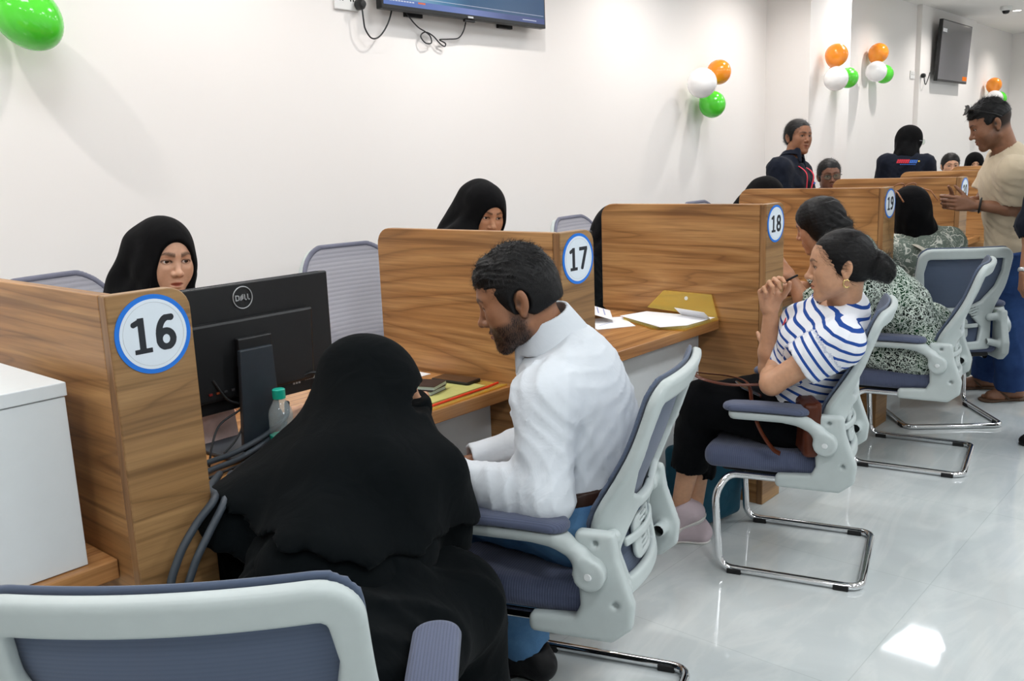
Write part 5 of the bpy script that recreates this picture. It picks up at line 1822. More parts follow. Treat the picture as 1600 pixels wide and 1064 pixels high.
# ------------------------------------------------------------------ person in a sage floral top, seen from behind
P = Person('person in a black headscarf and sage floral top, back turned', s=1.0, skin=(186, 138, 106), base=(4.60, -.16, 0), h_head=.004, h_body=.010)
P.spine((4.60, -.165, .585), (4.58, -.035, 1.015), -42, -48, bend=.0)
P.J['shR'] -= V(0, 0, .045)
P.head((4.545, .005, 1.150), -38, 8, 0, scale=1.02, ears=False)
P.arm('L', (4.75, .36, .84), (4, .3, .6), palm=(0, 0, -1)); P.arm('R', (5.0, .16, .86), (4.8, -.6, .6), palm=(0, 0, -1))
P.leg('L', (4.92, .16, .09), (5, .3, .8), toe=(.8, .5, 0)); P.leg('R', (5.04, -.16, .09), (5.2, -.1, .8), toe=(.75, -.35, 0))
P.build_head(); P.build_torso_skin(); P.build_arm_skin('L', 1.5); P.build_arm_skin('R', 1.5)
hijab(P, .0045, MAT['black_scarf'], o=.018, neckr=.080, fold=.004, short=True)
garment_top(P, MAT['floral'], 'floral_top', o=.030, upto=(1.8, 1.8), hem=.16, wr=.004, fr=28, seed=51, belly=.03, sleeve_o=.016, h=.010, neck=None)
trousers(P, MAT['floral'], o=.030, upto=1.92, seed=12, wr=.006)
# sunglasses pushed up on the scarf
SG = []
for sd in (-1, 1):
    ring = [P.hw((sd*.036+.031*math.cos(a), .040-.028*math.sin(a), .137+.016*math.sin(a))) for a in np.linspace(0, 2*PI, 20, endpoint=False)]
    SG.append(tube_geo(ring, .0035, 8, True))
    SG.append(tube_geo([P.hw((sd*.066, .040, .137)), P.hw((sd*.090, .020, .125)), P.hw((sd*.100, -.05, .100)), P.hw((sd*.102, -.100, .045))], .0042, 8))
SG.append(tube_geo([P.hw((-.010, .040, .141)), P.hw((.010, .040, .141))], .003, 8))
vs = []; fs = []; n = 0
for v_, f_ in SG:
    vs += list(v_); fs += [np.array([[i+n for i in x]]) for x in f_]; n += len(v_)
P.finish()
sg = thing('sunglasses', 'tan tortoiseshell sunglasses pushed up on a black headscarf', 'sunglasses', tuple(P.hw((0, 0, .13))))
link('frame', np_mesh('frame', np.array(vs)-P.hw((0, 0, .13)), fs), plain('tan_tortoiseshell', (150, 98, 62), .3, noise=.4), sg)
def onback(x, z): return P.J['neck']+P.Mch[:, 0]*x+P.up*z-P.Mch[:, 1]*(.150-.8*x*x)
st_ = thing('bag_strap', 'cream bag strap across the back of the sage floral top', 'strap', tuple(P.J['neck']))
tube_obj('strap', [q_-P.J['neck'] for q_ in smooth_path([P.J['neck']+P.Mch[:, 0]*-.085-P.up*.005, onback(-.085, -.06), onback(-.02, -.14), onback(.06, -.22), onback(.13, -.32)], 6)], .015, plain('cream_strap', (200, 196, 182), .7), st_, 8, flat=(1.0, .3))
# ------------------------------------------------------------------ standing person in a beige tee
P = Person('standing person in beige tee and jeans, hands joined, looking down', s=1.0, female=False, skin=(140, 98, 74), base=(5.02, -.42, 0), h_head=.003, h_body=.010)
P.spine((4.90, -.445, .93), (4.80, -.420, 1.435), 20, 10, bend=-.02)
P.head((4.745, -.335, 1.605), 22, 22, 0, scale=1.04, beard=.45, fade=1.08, jaw=1.03, nose=1.08, down=.6, look=(0, -20), neck_r=1.08)
P.arm('L', (4.655, -.290, 1.180), (4.7, -.9, .9), hand_dir=(-.50, .80, .12), palm=(.65, .45, .0), elbow=(4.715, -.520, 1.150), curl=(.18, .4, .45, .5), thumb=(.3, .2))
P.arm('R', (4.775, -.170, 1.185), (5.2, -.3, .9), hand_dir=(-.80, .45, .10), palm=(-.4, -.75, .0), elbow=(4.975, -.245, 1.160), curl=(.35, .5, .55, .6), thumb=(.4, .3))
P.leg('L', (5.11, -.45, .085), (4.6, .6, .5), toe=(-.55, .62, 0)); P.leg('R', (5.32, -.26, .085), (5.0, .6, .5), toe=(-.5, .8, 0))
P.build_head(); P.build_torso_skin(); P.build_arm_skin('L', .4); P.build_arm_skin('R', .4)
for nm in ('L', 'R'): P.build_leg_skin(nm, 1.75, foot=True)
short_hair(P, .003, .020, side=.0765, low=.008)
garment_top(P, MAT['beige_tee'], 'beige_tee', o=.022, upto=(.72, .72), hem=.14, wr=.004, fr=24, seed=61, sleeve_o=.016, h=.009, neck=(.064, .056))
trousers(P, MAT['jeans_dark'], o=.020, upto=1.97, waist=.02, wr=.008, seed=15, r=(.094, .070, .066, .078))
A = P.arms['L']; ax = nz(A['wr']-A['el']); w = A['wr']-.035*ax; Mb = frame(ax, (0, 0, 1))
ring = [w+Mb[:, 0]*.033*math.cos(a)+Mb[:, 2]*.033*math.sin(a) for a in np.linspace(0, 2*PI, 24, endpoint=False)]
root = P.finish()
wb = tube_obj('wristband', ring, .010, MAT['rubber'], None, 10, True, flat=(.55, 1.2)); tag(wb, 'black fitness band on the wrist of the person in beige', 'wristband')
sg = thing('sunglasses', 'black sunglasses resting on top of short dark hair', 'sunglasses', tuple(P.hw((0, .06, .115))))
o0 = P.hw((0, .06, .115))
for sd in (-1, 1):
    ring = [P.hw((sd*.034+.029*math.cos(a), .088-.012*math.sin(a)-.010*abs(math.cos(a)), .118+.020*math.sin(a)))-o0 for a in np.linspace(0, 2*PI, 20, endpoint=False)]
    tube_obj('rim', ring, .003, MAT['black_plastic'], sg, 8, True)
    c = P.hw((sd*.034, .083, .118))-o0
    vl = [c]+ring; link('lens', np_mesh('lens', np.array(vl), [np.array([[0, 1+k, 1+(k+1) % 20] for k in range(20)])], False), MAT['black_plastic'], sg)
    tube_obj('temple', [P.hw((sd*.063, .080, .116))-o0, P.hw((sd*.082, .066, .108))-o0, P.hw((sd*.088, -.02, .045))-o0, P.hw((sd*.086, -.045, .020))-o0], .003, MAT['black_plastic'], sg, 8)
tube_obj('bridge', [P.hw((-.007, .088, .122))-o0, P.hw((.007, .088, .122))-o0], .0028, MAT['black_plastic'], sg, 8)
def sandal(P, nm, label):
    L = P.legs[nm]; an, t = L['an'], L['toe']; sd = nz(np.cross(t, (0, 0, 1)))
    F = Field(k=.03); F.u(cone(an-t*.045-V(0, 0, .085), an-t*.045-V(0, 0, .06), .042, .040), cone(an+t*.135-V(0, 0, .085), an+t*.135-V(0, 0, .06), .052, .052), cone(an-t*.045-V(0, 0, .07), an+t*.135-V(0, 0, .07), .040, .050))
    F.cut((0, 0, .016), (0, 0, 1), .003); F.cut((0, 0, .001), (0, 0, -1), .002)
    v, q = surf(F, .006)
    base = V(an[0], an[1], 0)
    s_ = thing('sandal', label, 'sandal', tuple(base))
    link('sole', np_mesh('sole', v-base, q), MAT['sandal'], s_)
    toe = an+t*.125+sd*.008*(1 if nm == 'L' else -1)-V(0, 0, .055)
    for k in (-1, 1):
        tube_obj('strap', smooth_path([toe-base, an+t*.085+sd*k*.028-V(0, 0, .032)-base, an+t*.04+sd*k*.045-V(0, 0, .068)-base], 5), .006, MAT['sandal'], s_, 8, flat=(.5, 1.2))
sandal(P, 'L', 'brown thong sandal on the nearer bare foot'); sandal(P, 'R', 'brown thong sandal on the bare foot behind the chair')

# ------------------------------------------------------------------ person at the right edge, one arm in view
P = Person('person in a dark navy top at the right edge, arm hanging down', s=1.0, female=False, skin=(150, 106, 80), base=(4.45, -.92, 0), h_head=.004, h_body=.010)
P.spine((4.46, -.90, .93), (4.46, -.89, 1.44), 60, 60, bend=.0)
P.head((4.43, -.87, 1.61), 60, 5, 0, scale=1.02)
P.J['shL'], P.J['shR'] = V(4.33, -.72, 1.37), V(4.58, -1.06, 1.37)
P.arm('L', (4.27, -.645, .872), (4.6, -.9, 1.1), hand_dir=(-.05, .05, -1), palm=(.5, -.8, 0), elbow=(4.335, -.66, 1.10), curl=(.5, .55, .6, .7))
P.arm('R', (4.62, -1.10, .85), (4.9, -1.3, 1.1), hand_dir=(0, 0, -1), palm=(-.5, .8, 0))
P.leg('L', (4.36, -.80, .085), (4.0, -.6, .5), toe=(-.85, .5, 0)); P.leg('R', (4.54, -1.0, .085), (4.2, -.8, .5), toe=(-.85, .5, 0))
P.build_head(); P.build_torso_skin(); P.build_arm_skin('L', .6); P.build_arm_skin('R', .6)
short_hair(P, .004)
garment_top(P, MAT['navy_polo'], 'navy_top', o=.020, upto=(1.05, 1.02), hem=.14, wr=.006, fr=30, seed=71, sleeve_o=.012)
trousers(P, MAT['black_trouser'], o=.018, upto=1.96, waist=.02, seed=19)
root = P.finish(); add_shoes(P, root, MAT['shoe_black'], MAT['rubber'])
A = P.arms['L']; ax = nz(A['wr']-A['el']); w = A['wr']-.012*ax; Mb = frame(ax, (1, 0, 0))
t = thing('wristwatch', 'silver metal wristwatch on the arm at the right edge', 'watch', tuple(w))
ring = [Mb[:, 0]*.031*math.cos(a)+Mb[:, 2]*.031*math.sin(a) for a in np.linspace(0, 2*PI, 24, endpoint=False)]
tube_obj('bracelet', ring, .009, MAT['silver'], t, 8, True, flat=(.35, 1.1))
MB().lathe([(.001, 0), (.018, 0), (.019, .006), (.016, .009), (.001, .009)], 20, M=frame((0, 0, 1), (0, -1, 0))@np.eye(3), c=Mb[:, 2]*.0+V(-.024, -.022, 0)).build('case', MAT['black_plastic'], t, smooth=True)

# ------------------------------------------------------------------ clerks behind the counters
def clerk(label, pelvis, neck, body_yaw, head, yaw, pitch, roll, skin, look, cover, hh=.003, **opt):
    P = Person(label, s=1.0, skin=skin, base=(pelvis[0], pelvis[1], 0), h_head=hh, h_body=.012)
    P.spine(pelvis, neck, body_yaw)
    P.head(head, yaw, pitch, roll, scale=opt.pop('scale', 1.02), look=look, **opt)
    f = ypr(body_yaw)[:, 1]; r = ypr(body_yaw)[:, 0]
    p = V(pelvis)
    return P, p, f, r
def sit_and_dress(P, p, f, r, top, hands=.30, scarf=None, h=.011):
    for nm, sd in (('R', 1), ('L', -1)):
        P.arm(nm, V(p[0], p[1], .845)+f*.42*1.0+r*sd*.13, p+r*sd*.6+V(0, 0, .0), palm=(0, 0, -1))
        P.leg(nm, V(p[0], p[1], .09)+f*.36+r*sd*.10, p+f*.8+V(0, 0, .5))
    P.build_head(); P.build_torso_skin()
    for nm in ('R', 'L'): P.build_arm_skin(nm, 1.5)
    garment_top(P, top, 'tunic', o=.022, upto=(1.85, 1.85), hem=.14, wr=.005, fr=30, seed=81, h=h, neck=(.066, .056))
    trousers(P, MAT['black_trouser'], o=.018, upto=1.95, h=.013)

P, p, f, r = clerk('clerk in a black headscarf behind counter 16, looking aside', (.66, 1.24, .585), (.70, 1.16, 1.085), 185, (.722, 1.125, 1.246), 176, 6, -4, (212, 166, 138), (14, -4), 'h', .0021, full=1.0, lash=1.15, brow=1.4, lip=(.84, .50, .50), ears=False, open=.9)
sit_and_dress(P, p, f, r, MAT['black_cloth'])
hijab(P, .0034, MAT['black_scarf'], open_c=(0, .125, -.022), open_r=(.068, .086, .098), o=.016, neckr=.092, fold=.005, seed=4,
      tail=[((.045, -.065, .03), (.10, -.12, -.26), .060, .085), ((-.03, -.085, .03), (.03, -.15, -.28), .055, .09)])
P.finish()
P, p, f, r = clerk('clerk in a black headscarf peering over partition 17', (2.02, 1.20, .60), (2.13, 1.13, 1.145), 180, (2.215, 1.085, 1.288), 160, 14, -6, (196, 142, 108), (12, -4), 'h', .0024, full=.5, lash=1.0, ears=False)
sit_and_dress(P, p, f, r, MAT['black_cloth'])
hijab(P, .0036, MAT['black_scarf'], open_c=(-.006, .126, -.030), open_r=(.072, .086, .092), o=.018, neckr=.088, fold=.005, seed=9, peak=.018,
      tail=[((.03, -.080, .05), (.09, -.13, -.22), .060, .085), ((-.02, -.08, .05), (.03, -.15, -.24), .055, .08)])
P.finish()
P, p, f, r = clerk('clerk in black mostly hidden behind the partition with sign 18', (3.09, 1.10, .54), (3.085, 1.02, 1.0), 175, (3.095, .98, 1.135), 170, 20, 0, (196, 142, 108), (0, 0), 'h', .004, ears=False)
sit_and_dress(P, p, f, r, MAT['black_cloth'])
hijab(P, .0045, MAT['black_scarf'], o=.018, seed=12); add_shoes(P, P.finish(), MAT['shoe_black'], MAT['rubber'], h=.009)
P, p, f, r = clerk('clerk in black, bowed, only the scarf showing over partition 19', (4.86, 1.14, .56), (4.86, 1.06, 1.075), 180, (4.885, 1.02, 1.205), 165, 24, 0, (196, 142, 108), (0, 0), 'h', .004, ears=False)
sit_and_dress(P, p, f, r, MAT['black_cloth'])
hijab(P, .0045, MAT['black_scarf'], o=.018, seed=14, tail=[((.0, -.085, .03), (-.02, -.18, -.22), .06, .09)]); add_shoes(P, P.finish(), MAT['shoe_black'], MAT['rubber'], h=.009)
P, p, f, r = clerk('clerk with glasses and centre parted hair beside partition 20', (6.28, 1.24, .585), (6.25, 1.17, 1.155), 150, (6.215, 1.14, 1.302), 124, 4, 4, (124, 84, 64), (0, 0), 'h', .0034, lash=.6, lip=(.8, .5, .5))
sit_and_dress(P, p, f, r, cloth('grey_tunic', (92, 92, 102)), h=.012)
pulled_hair(P, .0035, bun=[((0, -.11, -.02), (.04, .04, .045))], vol=.004); add_shoes(P, P.finish(), MAT['shoe_black'], MAT['rubber'], h=.009)
o0 = P.hw((0, .1, .006))
t = thing('spectacles', 'thin rimmed spectacles on the clerk beside partition 20', 'glasses', tuple(o0))
for sd in (-1, 1):
    ring = [P.hw((sd*.033+.026*math.cos(a)*(1-.12*abs(math.sin(a))), .103-.004*abs(math.cos(a)), .002+.019*math.sin(a)))-o0 for a in np.linspace(0, 2*PI, 20, endpoint=False)]
    tube_obj('rim', ring, .0016, MAT['dark_plastic'], t, 6, True)
    c = P.hw((sd*.033, .103, .002))-o0
    link('lens', np_mesh('lens', np.array([c]+ring), [np.array([[0, 1+k, 1+(k+1) % 20] for k in range(20)])], False), MAT['lens'], t)
    tube_obj('temple', [P.hw((sd*.059, .098, .006))-o0, P.hw((sd*.078, .07, .006))-o0, P.hw((sd*.080, -.01, .006))-o0], .0016, MAT['dark_plastic'], t, 6)
tube_obj('bridge', [P.hw((-.008, .104, .006))-o0, P.hw((.008, .104, .006))-o0], .0016, MAT['dark_plastic'], t, 6)
P, p, f, r = clerk('clerk with pulled back hair peeking over the partition after sign 20', (9.40, 1.22, .585), (9.42, 1.18, 1.14), 130, (9.42, 1.16, 1.278), 118, 4, 0, (206, 158, 128), (0, 0), 'h', .0045, lash=.9)
sit_and_dress(P, p, f, r, MAT['navy_polo'], h=.014)
pulled_hair(P, .0045, vol=.006, part=False); add_shoes(P, P.finish(), MAT['shoe_black'], MAT['rubber'], h=.009)
P, p, f, r = clerk('clerk in a dark scarf whose forehead shows over the farthest partition', (10.30, 1.22, .585), (10.31, 1.18, 1.13), 130, (10.31, 1.16, 1.262), 112, 4, 0, (206, 158, 128), (0, 0), 'h', .0045, ears=False)
sit_and_dress(P, p, f, r, MAT['black_cloth'], h=.014)
hijab(P, .005, MAT['black_scarf'], o=.016); add_shoes(P, P.finish(), MAT['shoe_black'], MAT['rubber'], h=.009)

# ------------------------------------------------------------------ standing staff
def stander(label, base, H, body_yaw, head, yaw, pitch, roll, skin, look=(0, 0), lean=(0, 0), hh=.0032, **opt):
    P = Person(label, s=H/1.66, skin=skin, base=(base[0], base[1], 0), h_head=hh, h_body=.012)
    s = P.s
    P.spine((base[0], base[1], .90*s), (base[0]+lean[0], base[1]+lean[1], 1.40*s), body_yaw)
    P.head(head, yaw, pitch, roll, scale=1.02, look=look, **opt)
    f = ypr(body_yaw)[:, 1]; r = ypr(body_yaw)[:, 0]; b = V(base[0], base[1], 0)
    for nm, sd in (('R', 1), ('L', -1)):
        P.arm(nm, b+f*.12+r*sd*.25+V(lean[0], lean[1], .80), b+r*sd*.6-f*.5+V(0, 0, 1), hand_dir=(0, 0, -1), palm=-r*sd)
        P.leg(nm, b+r*sd*.09+V(0, 0, .09), b+f*.6+V(0, 0, .5))
    P.build_head(); P.build_torso_skin()
    for nm in ('R', 'L'): P.build_arm_skin(nm, .6)
    garment_top(P, MAT['navy_polo'], 'navy_polo_shirt', o=.020, upto=(.9, .9), hem=.14, wr=.005, fr=30, seed=91, sleeve_o=.012, neck=(.062, .056))
    trousers(P, MAT['black_trouser'], o=.018, upto=1.96, waist=.02, h=.013)
    return P, f, r
P, f, r = stander('standing staff member in navy polo with a red lanyard', (5.53, 1.20), 1.68, 179, (5.655, 1.150, 1.597), 152, 0, -2, (146, 100, 74), (-6, 0), lean=(.05, -.03), brow=1.1)
pulled_hair(P, .0032, vol=.002, part=False)
shirt_collar(P, MAT['navy_polo'], .060, .03)
add_shoes(P, P.finish(), MAT['shoe_black'], MAT['rubber'], h=.009)
J = P.J; ch = P.J['chest']
def front(x, z, o=.018):   # a point just in front of the polo
    return P.J['neck']+P.Mch[:, 0]*x*P.s+P.up*z*P.s+P.Mch[:, 1]*(.135-.25*abs(z+.16)*.35+.012)*P.s
t = thing('lanyard', 'red lanyard around the neck of the standing staff member', 'lanyard', tuple(P.J['neck']))
for sd in (-1, 1):
    pts = smooth_path([V(P.J['neck'])+P.Mch[:, 0]*sd*.062+P.up*.01+P.Mch[:, 1]*.02, front(sd*.058, -.06)+P.Mch[:, 1]*.008, front(sd*.040, -.16)+P.Mch[:, 1]*.012, front(sd*.016, -.30)+P.Mch[:, 1]*.014, front(0, -.36)+P.Mch[:, 1]*.012], 6)
    tube_obj('band', [q-V(P.J['neck']) for q in pts], .008, plain('red_ribbon', (214, 40, 66), .6) if sd < 0 else bpy.data.materials['red_ribbon'], t, 8, flat=(1.0, .25))
o = MB().box((-.045, -.003, -.03), (.045, .003, .03)).build('id_card', MAT['white_plastic'], t)
q = front(0, -.40)-V(P.J['neck'])+P.Mch[:, 1]*.012; o.location = tuple(q); o.rotation_euler = (0, 0, math.radians(179))
lg = MB()
for i in range(4): lg.box((-.022+i*.011, 0, -.006), (-.014+i*.011, .004, .006))
o = lg.build('chest_logo', plain('logo_blue', (56, 96, 190), .6), P.root); qq = front(-.085, -.13)-P.basev+P.Mch[:, 1]*.006; o.location = tuple(qq); o.rotation_euler = (0, 0, math.radians(179))

P, f, r = stander('standing staff member in a black headscarf, back turned, colourful back print', (8.05, 1.18), 1.66, -66, (8.15, 1.170, 1.545), -134, 8, 0, (200, 150, 120), hh=.0045, lean=(.03, -.01), ears=False)
hijab(P, .0045, MAT['black_scarf'], o=.020, neckr=.074, fold=.005, seed=6, short=True)
add_shoes(P, P.finish(), MAT['shoe_black'], MAT['rubber'], h=.009)
# back print: a red word, a blue word and a yellow star
Mb = P.Mch; o_ = P.J['chest']+P.up*.105
def backpt(x, z): return o_ + Mb[:, 0]*x + P.up*z - Mb[:, 1]*(.136-.5*x*x)
def back_mark(name, rects, mat):
    m = MB()
    for x0, x1, z0, z1, sl in rects:
        pts = [backpt(x0+sl*z0, z0), backpt(x1+sl*z0, z0), backpt(x1+sl*z1, z1), backpt(x0+sl*z1, z1)]
        a = [q-P.basev for q in pts]; b = [q-P.basev-Mb[:, 1]*.004 for q in pts]
        m.add(a+b, [(0, 1, 2, 3), (7, 6, 5, 4), (0, 4, 5, 1), (1, 5, 6, 2), (2, 6, 7, 3), (3, 7, 4, 0)])
    m.build(name, mat, P.root)
red, blu, yel = plain('print_red', (206, 40, 60), .6), plain('print_blue_mark', (58, 110, 200), .6), plain('print_yellow', (226, 190, 60), .6)
back_mark('back_print', [(-.095+i*.0175, -.081+i*.0175, -.016, .018, .3) for i in range(6)]+[(-.095, .008, .006, .012, .3)], red)
back_mark('back_print', [(.012+i*.0165, .025+i*.0165, -.016, .014, .3) for i in range(4)]+[(-.06+i*.015, -.049+i*.015, -.030, -.024, .3) for i in range(9)], blu)
back_mark('back_print', [(.082, .096, -.004, .010, 0)], yel)
o0 = P.hw((0, .1, .006))
t = thing('spectacles', 'clear rimmed spectacles on the staff member with the back print', 'glasses', tuple(o0))
for sd in (-1, 1):
    ring = [P.hw((sd*.034+.027*math.cos(a), .112, .0+.024*math.sin(a)))-o0 for a in np.linspace(0, 2*PI, 20, endpoint=False)]
    tube_obj('rim', ring, .0016, MAT['silver'], t, 6, True)
    c = P.hw((sd*.034, .112, .0))-o0
    link('lens', np_mesh('lens', np.array([c]+ring), [np.array([[0, 1+k, 1+(k+1) % 20] for k in range(20)])], False), MAT['lens'], t)
    tube_obj('temple', [P.hw((sd*.061, .110, .006))-o0, P.hw((sd*.085, .07, .006))-o0, P.hw((sd*.086, .03, .006))-o0], .0016, MAT['silver'], t, 6)
# ------------------------------------------------------------------ things on the counters
def monitor(loc, rot, label, logo=True):
    """desktop screen seen from behind; its back faces -Y"""
    t = thing('computer_monitor', label, 'monitor', loc, math.radians(rot))
    w, h = .545, .322; z0 = .112
    m = MB()
    m.prism([(-w/2+.004, z0), (w/2-.004, z0), (w/2-.001, z0+.004), (w/2, z0+h), (-w/2, z0+h), (-w/2+.001, z0+.004)], -.004, .022, 1)
    m.build('casing', MAT['black_plastic'], t, bevel=.004)
    MB().prism([(-.19, z0+.035), (.19, z0+.035), (.20, z0+.235), (-.20, z0+.235)], -.026, -.003, 1).build('rear_housing', MAT['black_plastic'], t, bevel=.008)
    MB().box((-w/2+.008, .0215, z0+.018), (w/2-.008, .0235, z0+h-.008)).build('screen', MAT['tv_glass'], t)
    g = MB()
    for i in range(90):
        x = -w/2+.02+i*.0056
        g.box((x, .000, z0+h-.0005), (x+.0028, .014, z0+h+.0010))
    g.build('vent', MAT['dark_plastic'], t)
    MB().prism([(-.072, .010), (.048, .010), (.040, .272), (-.056, .272)], -.060, -.045, 1).build('stand_neck', MAT['dark_plastic'], t, bevel=.003)
    MB().box((-.05, -.046, .225), (.05, -.024, .30)).build('stand_mount', MAT['black_plastic'], t, bevel=.004)
    MB().box((-.12, -.09, 0), (.12, .10, .012)).build('stand_base', MAT['dark_plastic'], t, bevel=.004)
    if logo:
        ring = [(.028*math.cos(a), -.0275+.023, .028*math.sin(a)) for a in np.linspace(0, 2*PI, 48, endpoint=False)]
        lg = tube_obj('emblem', [(p[0], p[1]-.0012, p[2]+z0+h-.038) for p in ring], .0016, MAT['silver'], t, 8, True)
        m = MB(); zc, y0, y1 = z0+h-.038, -.0065, -.0040
        def bar(x0, a, x1, b): m.box((min(x0, x1), y0, zc+min(a, b)), (max(x0, x1), y1, zc+max(a, b)))
        def quad(p, q, wd):
            d = nz((q[0]-p[0], q[1]-p[1])); n = V(-d[1], d[0])*wd/2
            pts = [V(p)+n, V(p)-n, V(q)-n, V(q)+n]
            m.add([(a[0], y0, zc+a[1]) for a in pts]+[(a[0], y1, zc+a[1]) for a in pts], [(0, 1, 2, 3), (7, 6, 5, 4), (0, 4, 5, 1), (1, 5, 6, 2), (2, 6, 7, 3), (3, 7, 4, 0)])
        bar(-.0215, -.0075, -.0185, .0075); quad((-.0185, .0062), (-.0125, .0055), .0026); quad((-.0185, -.0062), (-.0125, -.0055), .0026); bar(-.0125, -.0056, -.0097, .0056)   # D
        for k in (-1, 0, 1): quad((-.0065, k*.0042-.0030), (.0018, k*.0042+.0036), .0024)                                  # the tilted E
        quad((-.0065, -.0072), (-.0065, .0012), .0026)
        bar(.0045, -.0075, .0073, .0075); bar(.0045, -.0075, .0112, -.0049)
        bar(.0135, -.0075, .0163, .0075); bar(.0135, -.0075, .0205, -.0049)
        m.build('emblem_letters', MAT['silver'], t)
        m = MB()
        for i in range(7): m.box((.17+i*.007, -.0048, z0+.030), (.1745+i*.007, -.0038, z0+.038))
        for i in range(3): m.box((.13+i*.009, -.0048, z0+.026), (.136+i*.009, -.0038, z0+.032))
        m.build('label_print', MAT['silver'], t)
        for i, c in enumerate(((120, 30, 26), (140, 66, 34), (60, 60, 64), (60, 60, 64))):
            MB().box((-.135+i*.021, -.030, z0+.056), (-.126+i*.021, -.024, z0+.061)).build('port', plain('port_%d' % i, c, .4), t)
    return t
monitor((.520, .372, DESK_Z+.0005), 0, 'black monitor seen from behind on counter 16, round emblem on its back')
monitor((1.838, .400, DESK_Z+.0005), 4, 'black monitor edge showing past the partition with sign 17', False)

# bottle
def bottle(loc, label, s=1.0):
    t = thing('water_bottle', label, 'bottle', loc)
    prof = [(.001, 0), (.028, .001), (.031, .008), (.031, .045), (.029, .052), (.031, .060), (.031, .098), (.028, .112), (.018, .130), (.0135, .138), (.0135, .148)]
    MB().lathe([(r*s, z*s) for r, z in prof], 28).build('bottle_body', MAT['clear_film'], t, smooth=True)
    MB().lathe([(.0315*s, .012*s), (.0318*s, .014*s), (.0318*s, .044*s), (.0315*s, .046*s)], 28).build('wrapper', MAT['teal_cap'], t, smooth=True)
    MB().lathe([(.001, .140*s), (.0165*s, .140*s), (.0168*s, .142*s), (.0165*s, .163*s), (.014*s, .165*s), (.001, .165*s)], 28).build('cap', MAT['teal_cap'], t, smooth=True)
bottle((.538, .272, DESK_Z), 'clear water bottle with a teal cap beside the monitor stand')
bottle((7.05, .30, DESK_Z), 'small water bottle with teal cap far off behind joined hands', 1.0)

# pinkish desk card leaning behind the monitor stand
t = thing('desk_card', 'pale pink speckled card standing behind the monitor stand', 'card', (.475, .47, DESK_Z))
MB().prism([(-.075, 0), (.055, 0), (.045, .115), (-.055, .112)], -.006, 0, 1).build('card', plain('pink_card', (214, 190, 184), .7, noise=.12), t)
tag(MB().prism([(-.03, 0), (.05, -.012), (.07, .055), (-.02, .05)], 0, .0015, 2).build('paper_slip', MAT['paper'], None, loc=(.42, .50, DESK_Z+.001)), 'white paper slip lying left of the monitor stand', 'paper')
tag(MB().prism([(-.045, -.06), (.04, -.05), (.05, .06), (-.04, .05)], 0, .0015, 2).build('paper_slip', MAT['paper'], None, loc=(.735, .52, DESK_Z+.001)), 'white paper slip lying right of the water bottle', 'paper')

# cables behind the monitor
CB = [([(.40, .345, 1.01), (.43, .335, .955), (.47, .330, .93), (.40, .33, .90), (.36, .31, .86), (.34, .30, .81)], .0028, 'thin black cable looping from the monitor ports to the desk'),
      ([(.475, .335, .93), (.46, .33, .88), (.43, .32, .85), (.39, .31, .83)], .0028, 'short black cable beside the monitor stand'),
      ([(.62, .36, .90), (.58, .315, .875), (.50, .295, .850), (.40, .285, .832), (.30, .27, .830), (.20, .20, .826), (.10, .10, .822)], .0072, 'thick grey cable running behind the monitor stand to partition 16'),
      ([(.60, .37, .88), (.57, .310, .855), (.49, .290, .832), (.40, .270, .818), (.30, .25, .816), (.20, .16, .812), (.10, .07, .812)], .0072, 'second thick grey cable lying close along the desk to partition 16'),
      ([(.32, .22, .815), (.225, .10, .835), (.160, -.030, .860), (.105, -.042, .822), (.058, -.045, .765), (.032, -.045, .68), (.022, -.04, .4), (.03, -.035, .012)], .0085, 'thick grey cable hanging down the face of partition 16'),
      ([(.34, .20, .815), (.245, .08, .830), (.180, -.034, .850), (.125, -.058, .805), (.080, -.062, .745), (.055, -.060, .66), (.045, -.055, .4), (.05, -.05, .012)], .0085, 'second thick grey cable hanging next to it on partition 16'),
      ([(.60, .33, .83), (.52, .275, .820), (.42, .250, .813), (.34, .235, .811), (.28, .22, .811)], .0038, 'black cable lying across the desk corner'),
      ([(.50, .28, .812), (.44, .258, .818), (.38, .235, .812), (.345, .205, .806), (.335, .195, .76), (.33, .20, .70)], .0042, 'black cable slipping over the front edge of the desk'),
      ([(.66, .36, .96), (.70, .335, .97), (.735, .34, .93), (.74, .36, .86)], .0045, 'black cable curving below the monitor label')]
for pts, r, lab in CB:
    tag(tube_obj('cable', smooth_path(pts, 7), r, MAT['cable_grey'] if r > .005 else MAT['cable'], None, 8), lab, 'cable')

# yellow zip folder with phone, passports and papers on counter 16
def slab(pts, z0, z1): return MB().prism(pts, z0, z1, 2)
t = thing('plastic_folder', 'yellow see-through zip folder with red edge under the phone', 'folder', (1.20, .36, DESK_Z))
slab([(-.185, -.145), (.168, -.132), (.165, .105), (-.18, .10)], .0006, .0030).build('film', MAT['yellow_film'], t)
slab([(-.14, -.09), (.12, -.08), (.118, .08), (-.138, .075)], .0031, .0042).build('papers_inside', plain('green_tinted_paper', (196, 196, 120), .7), t)
tube_obj('zip_strip', [(-.18, -.118, .005), (-.02, -.110, .006), (.10, -.104, .005), (.165, -.094, .005)], .0042, plain('red_zip', (232, 62, 30), .5), t, 8)
slab([(-.185, -.145), (.168, -.132), (.168, -.126), (-.185, -.139)], .003, .006).build('edge_bead', MAT['yellow_film'], t)
t = thing('mobile_phone', 'black mobile phone lying on the yellow folder', 'phone', (1.312, .405, DESK_Z+.0044), math.radians(-84))
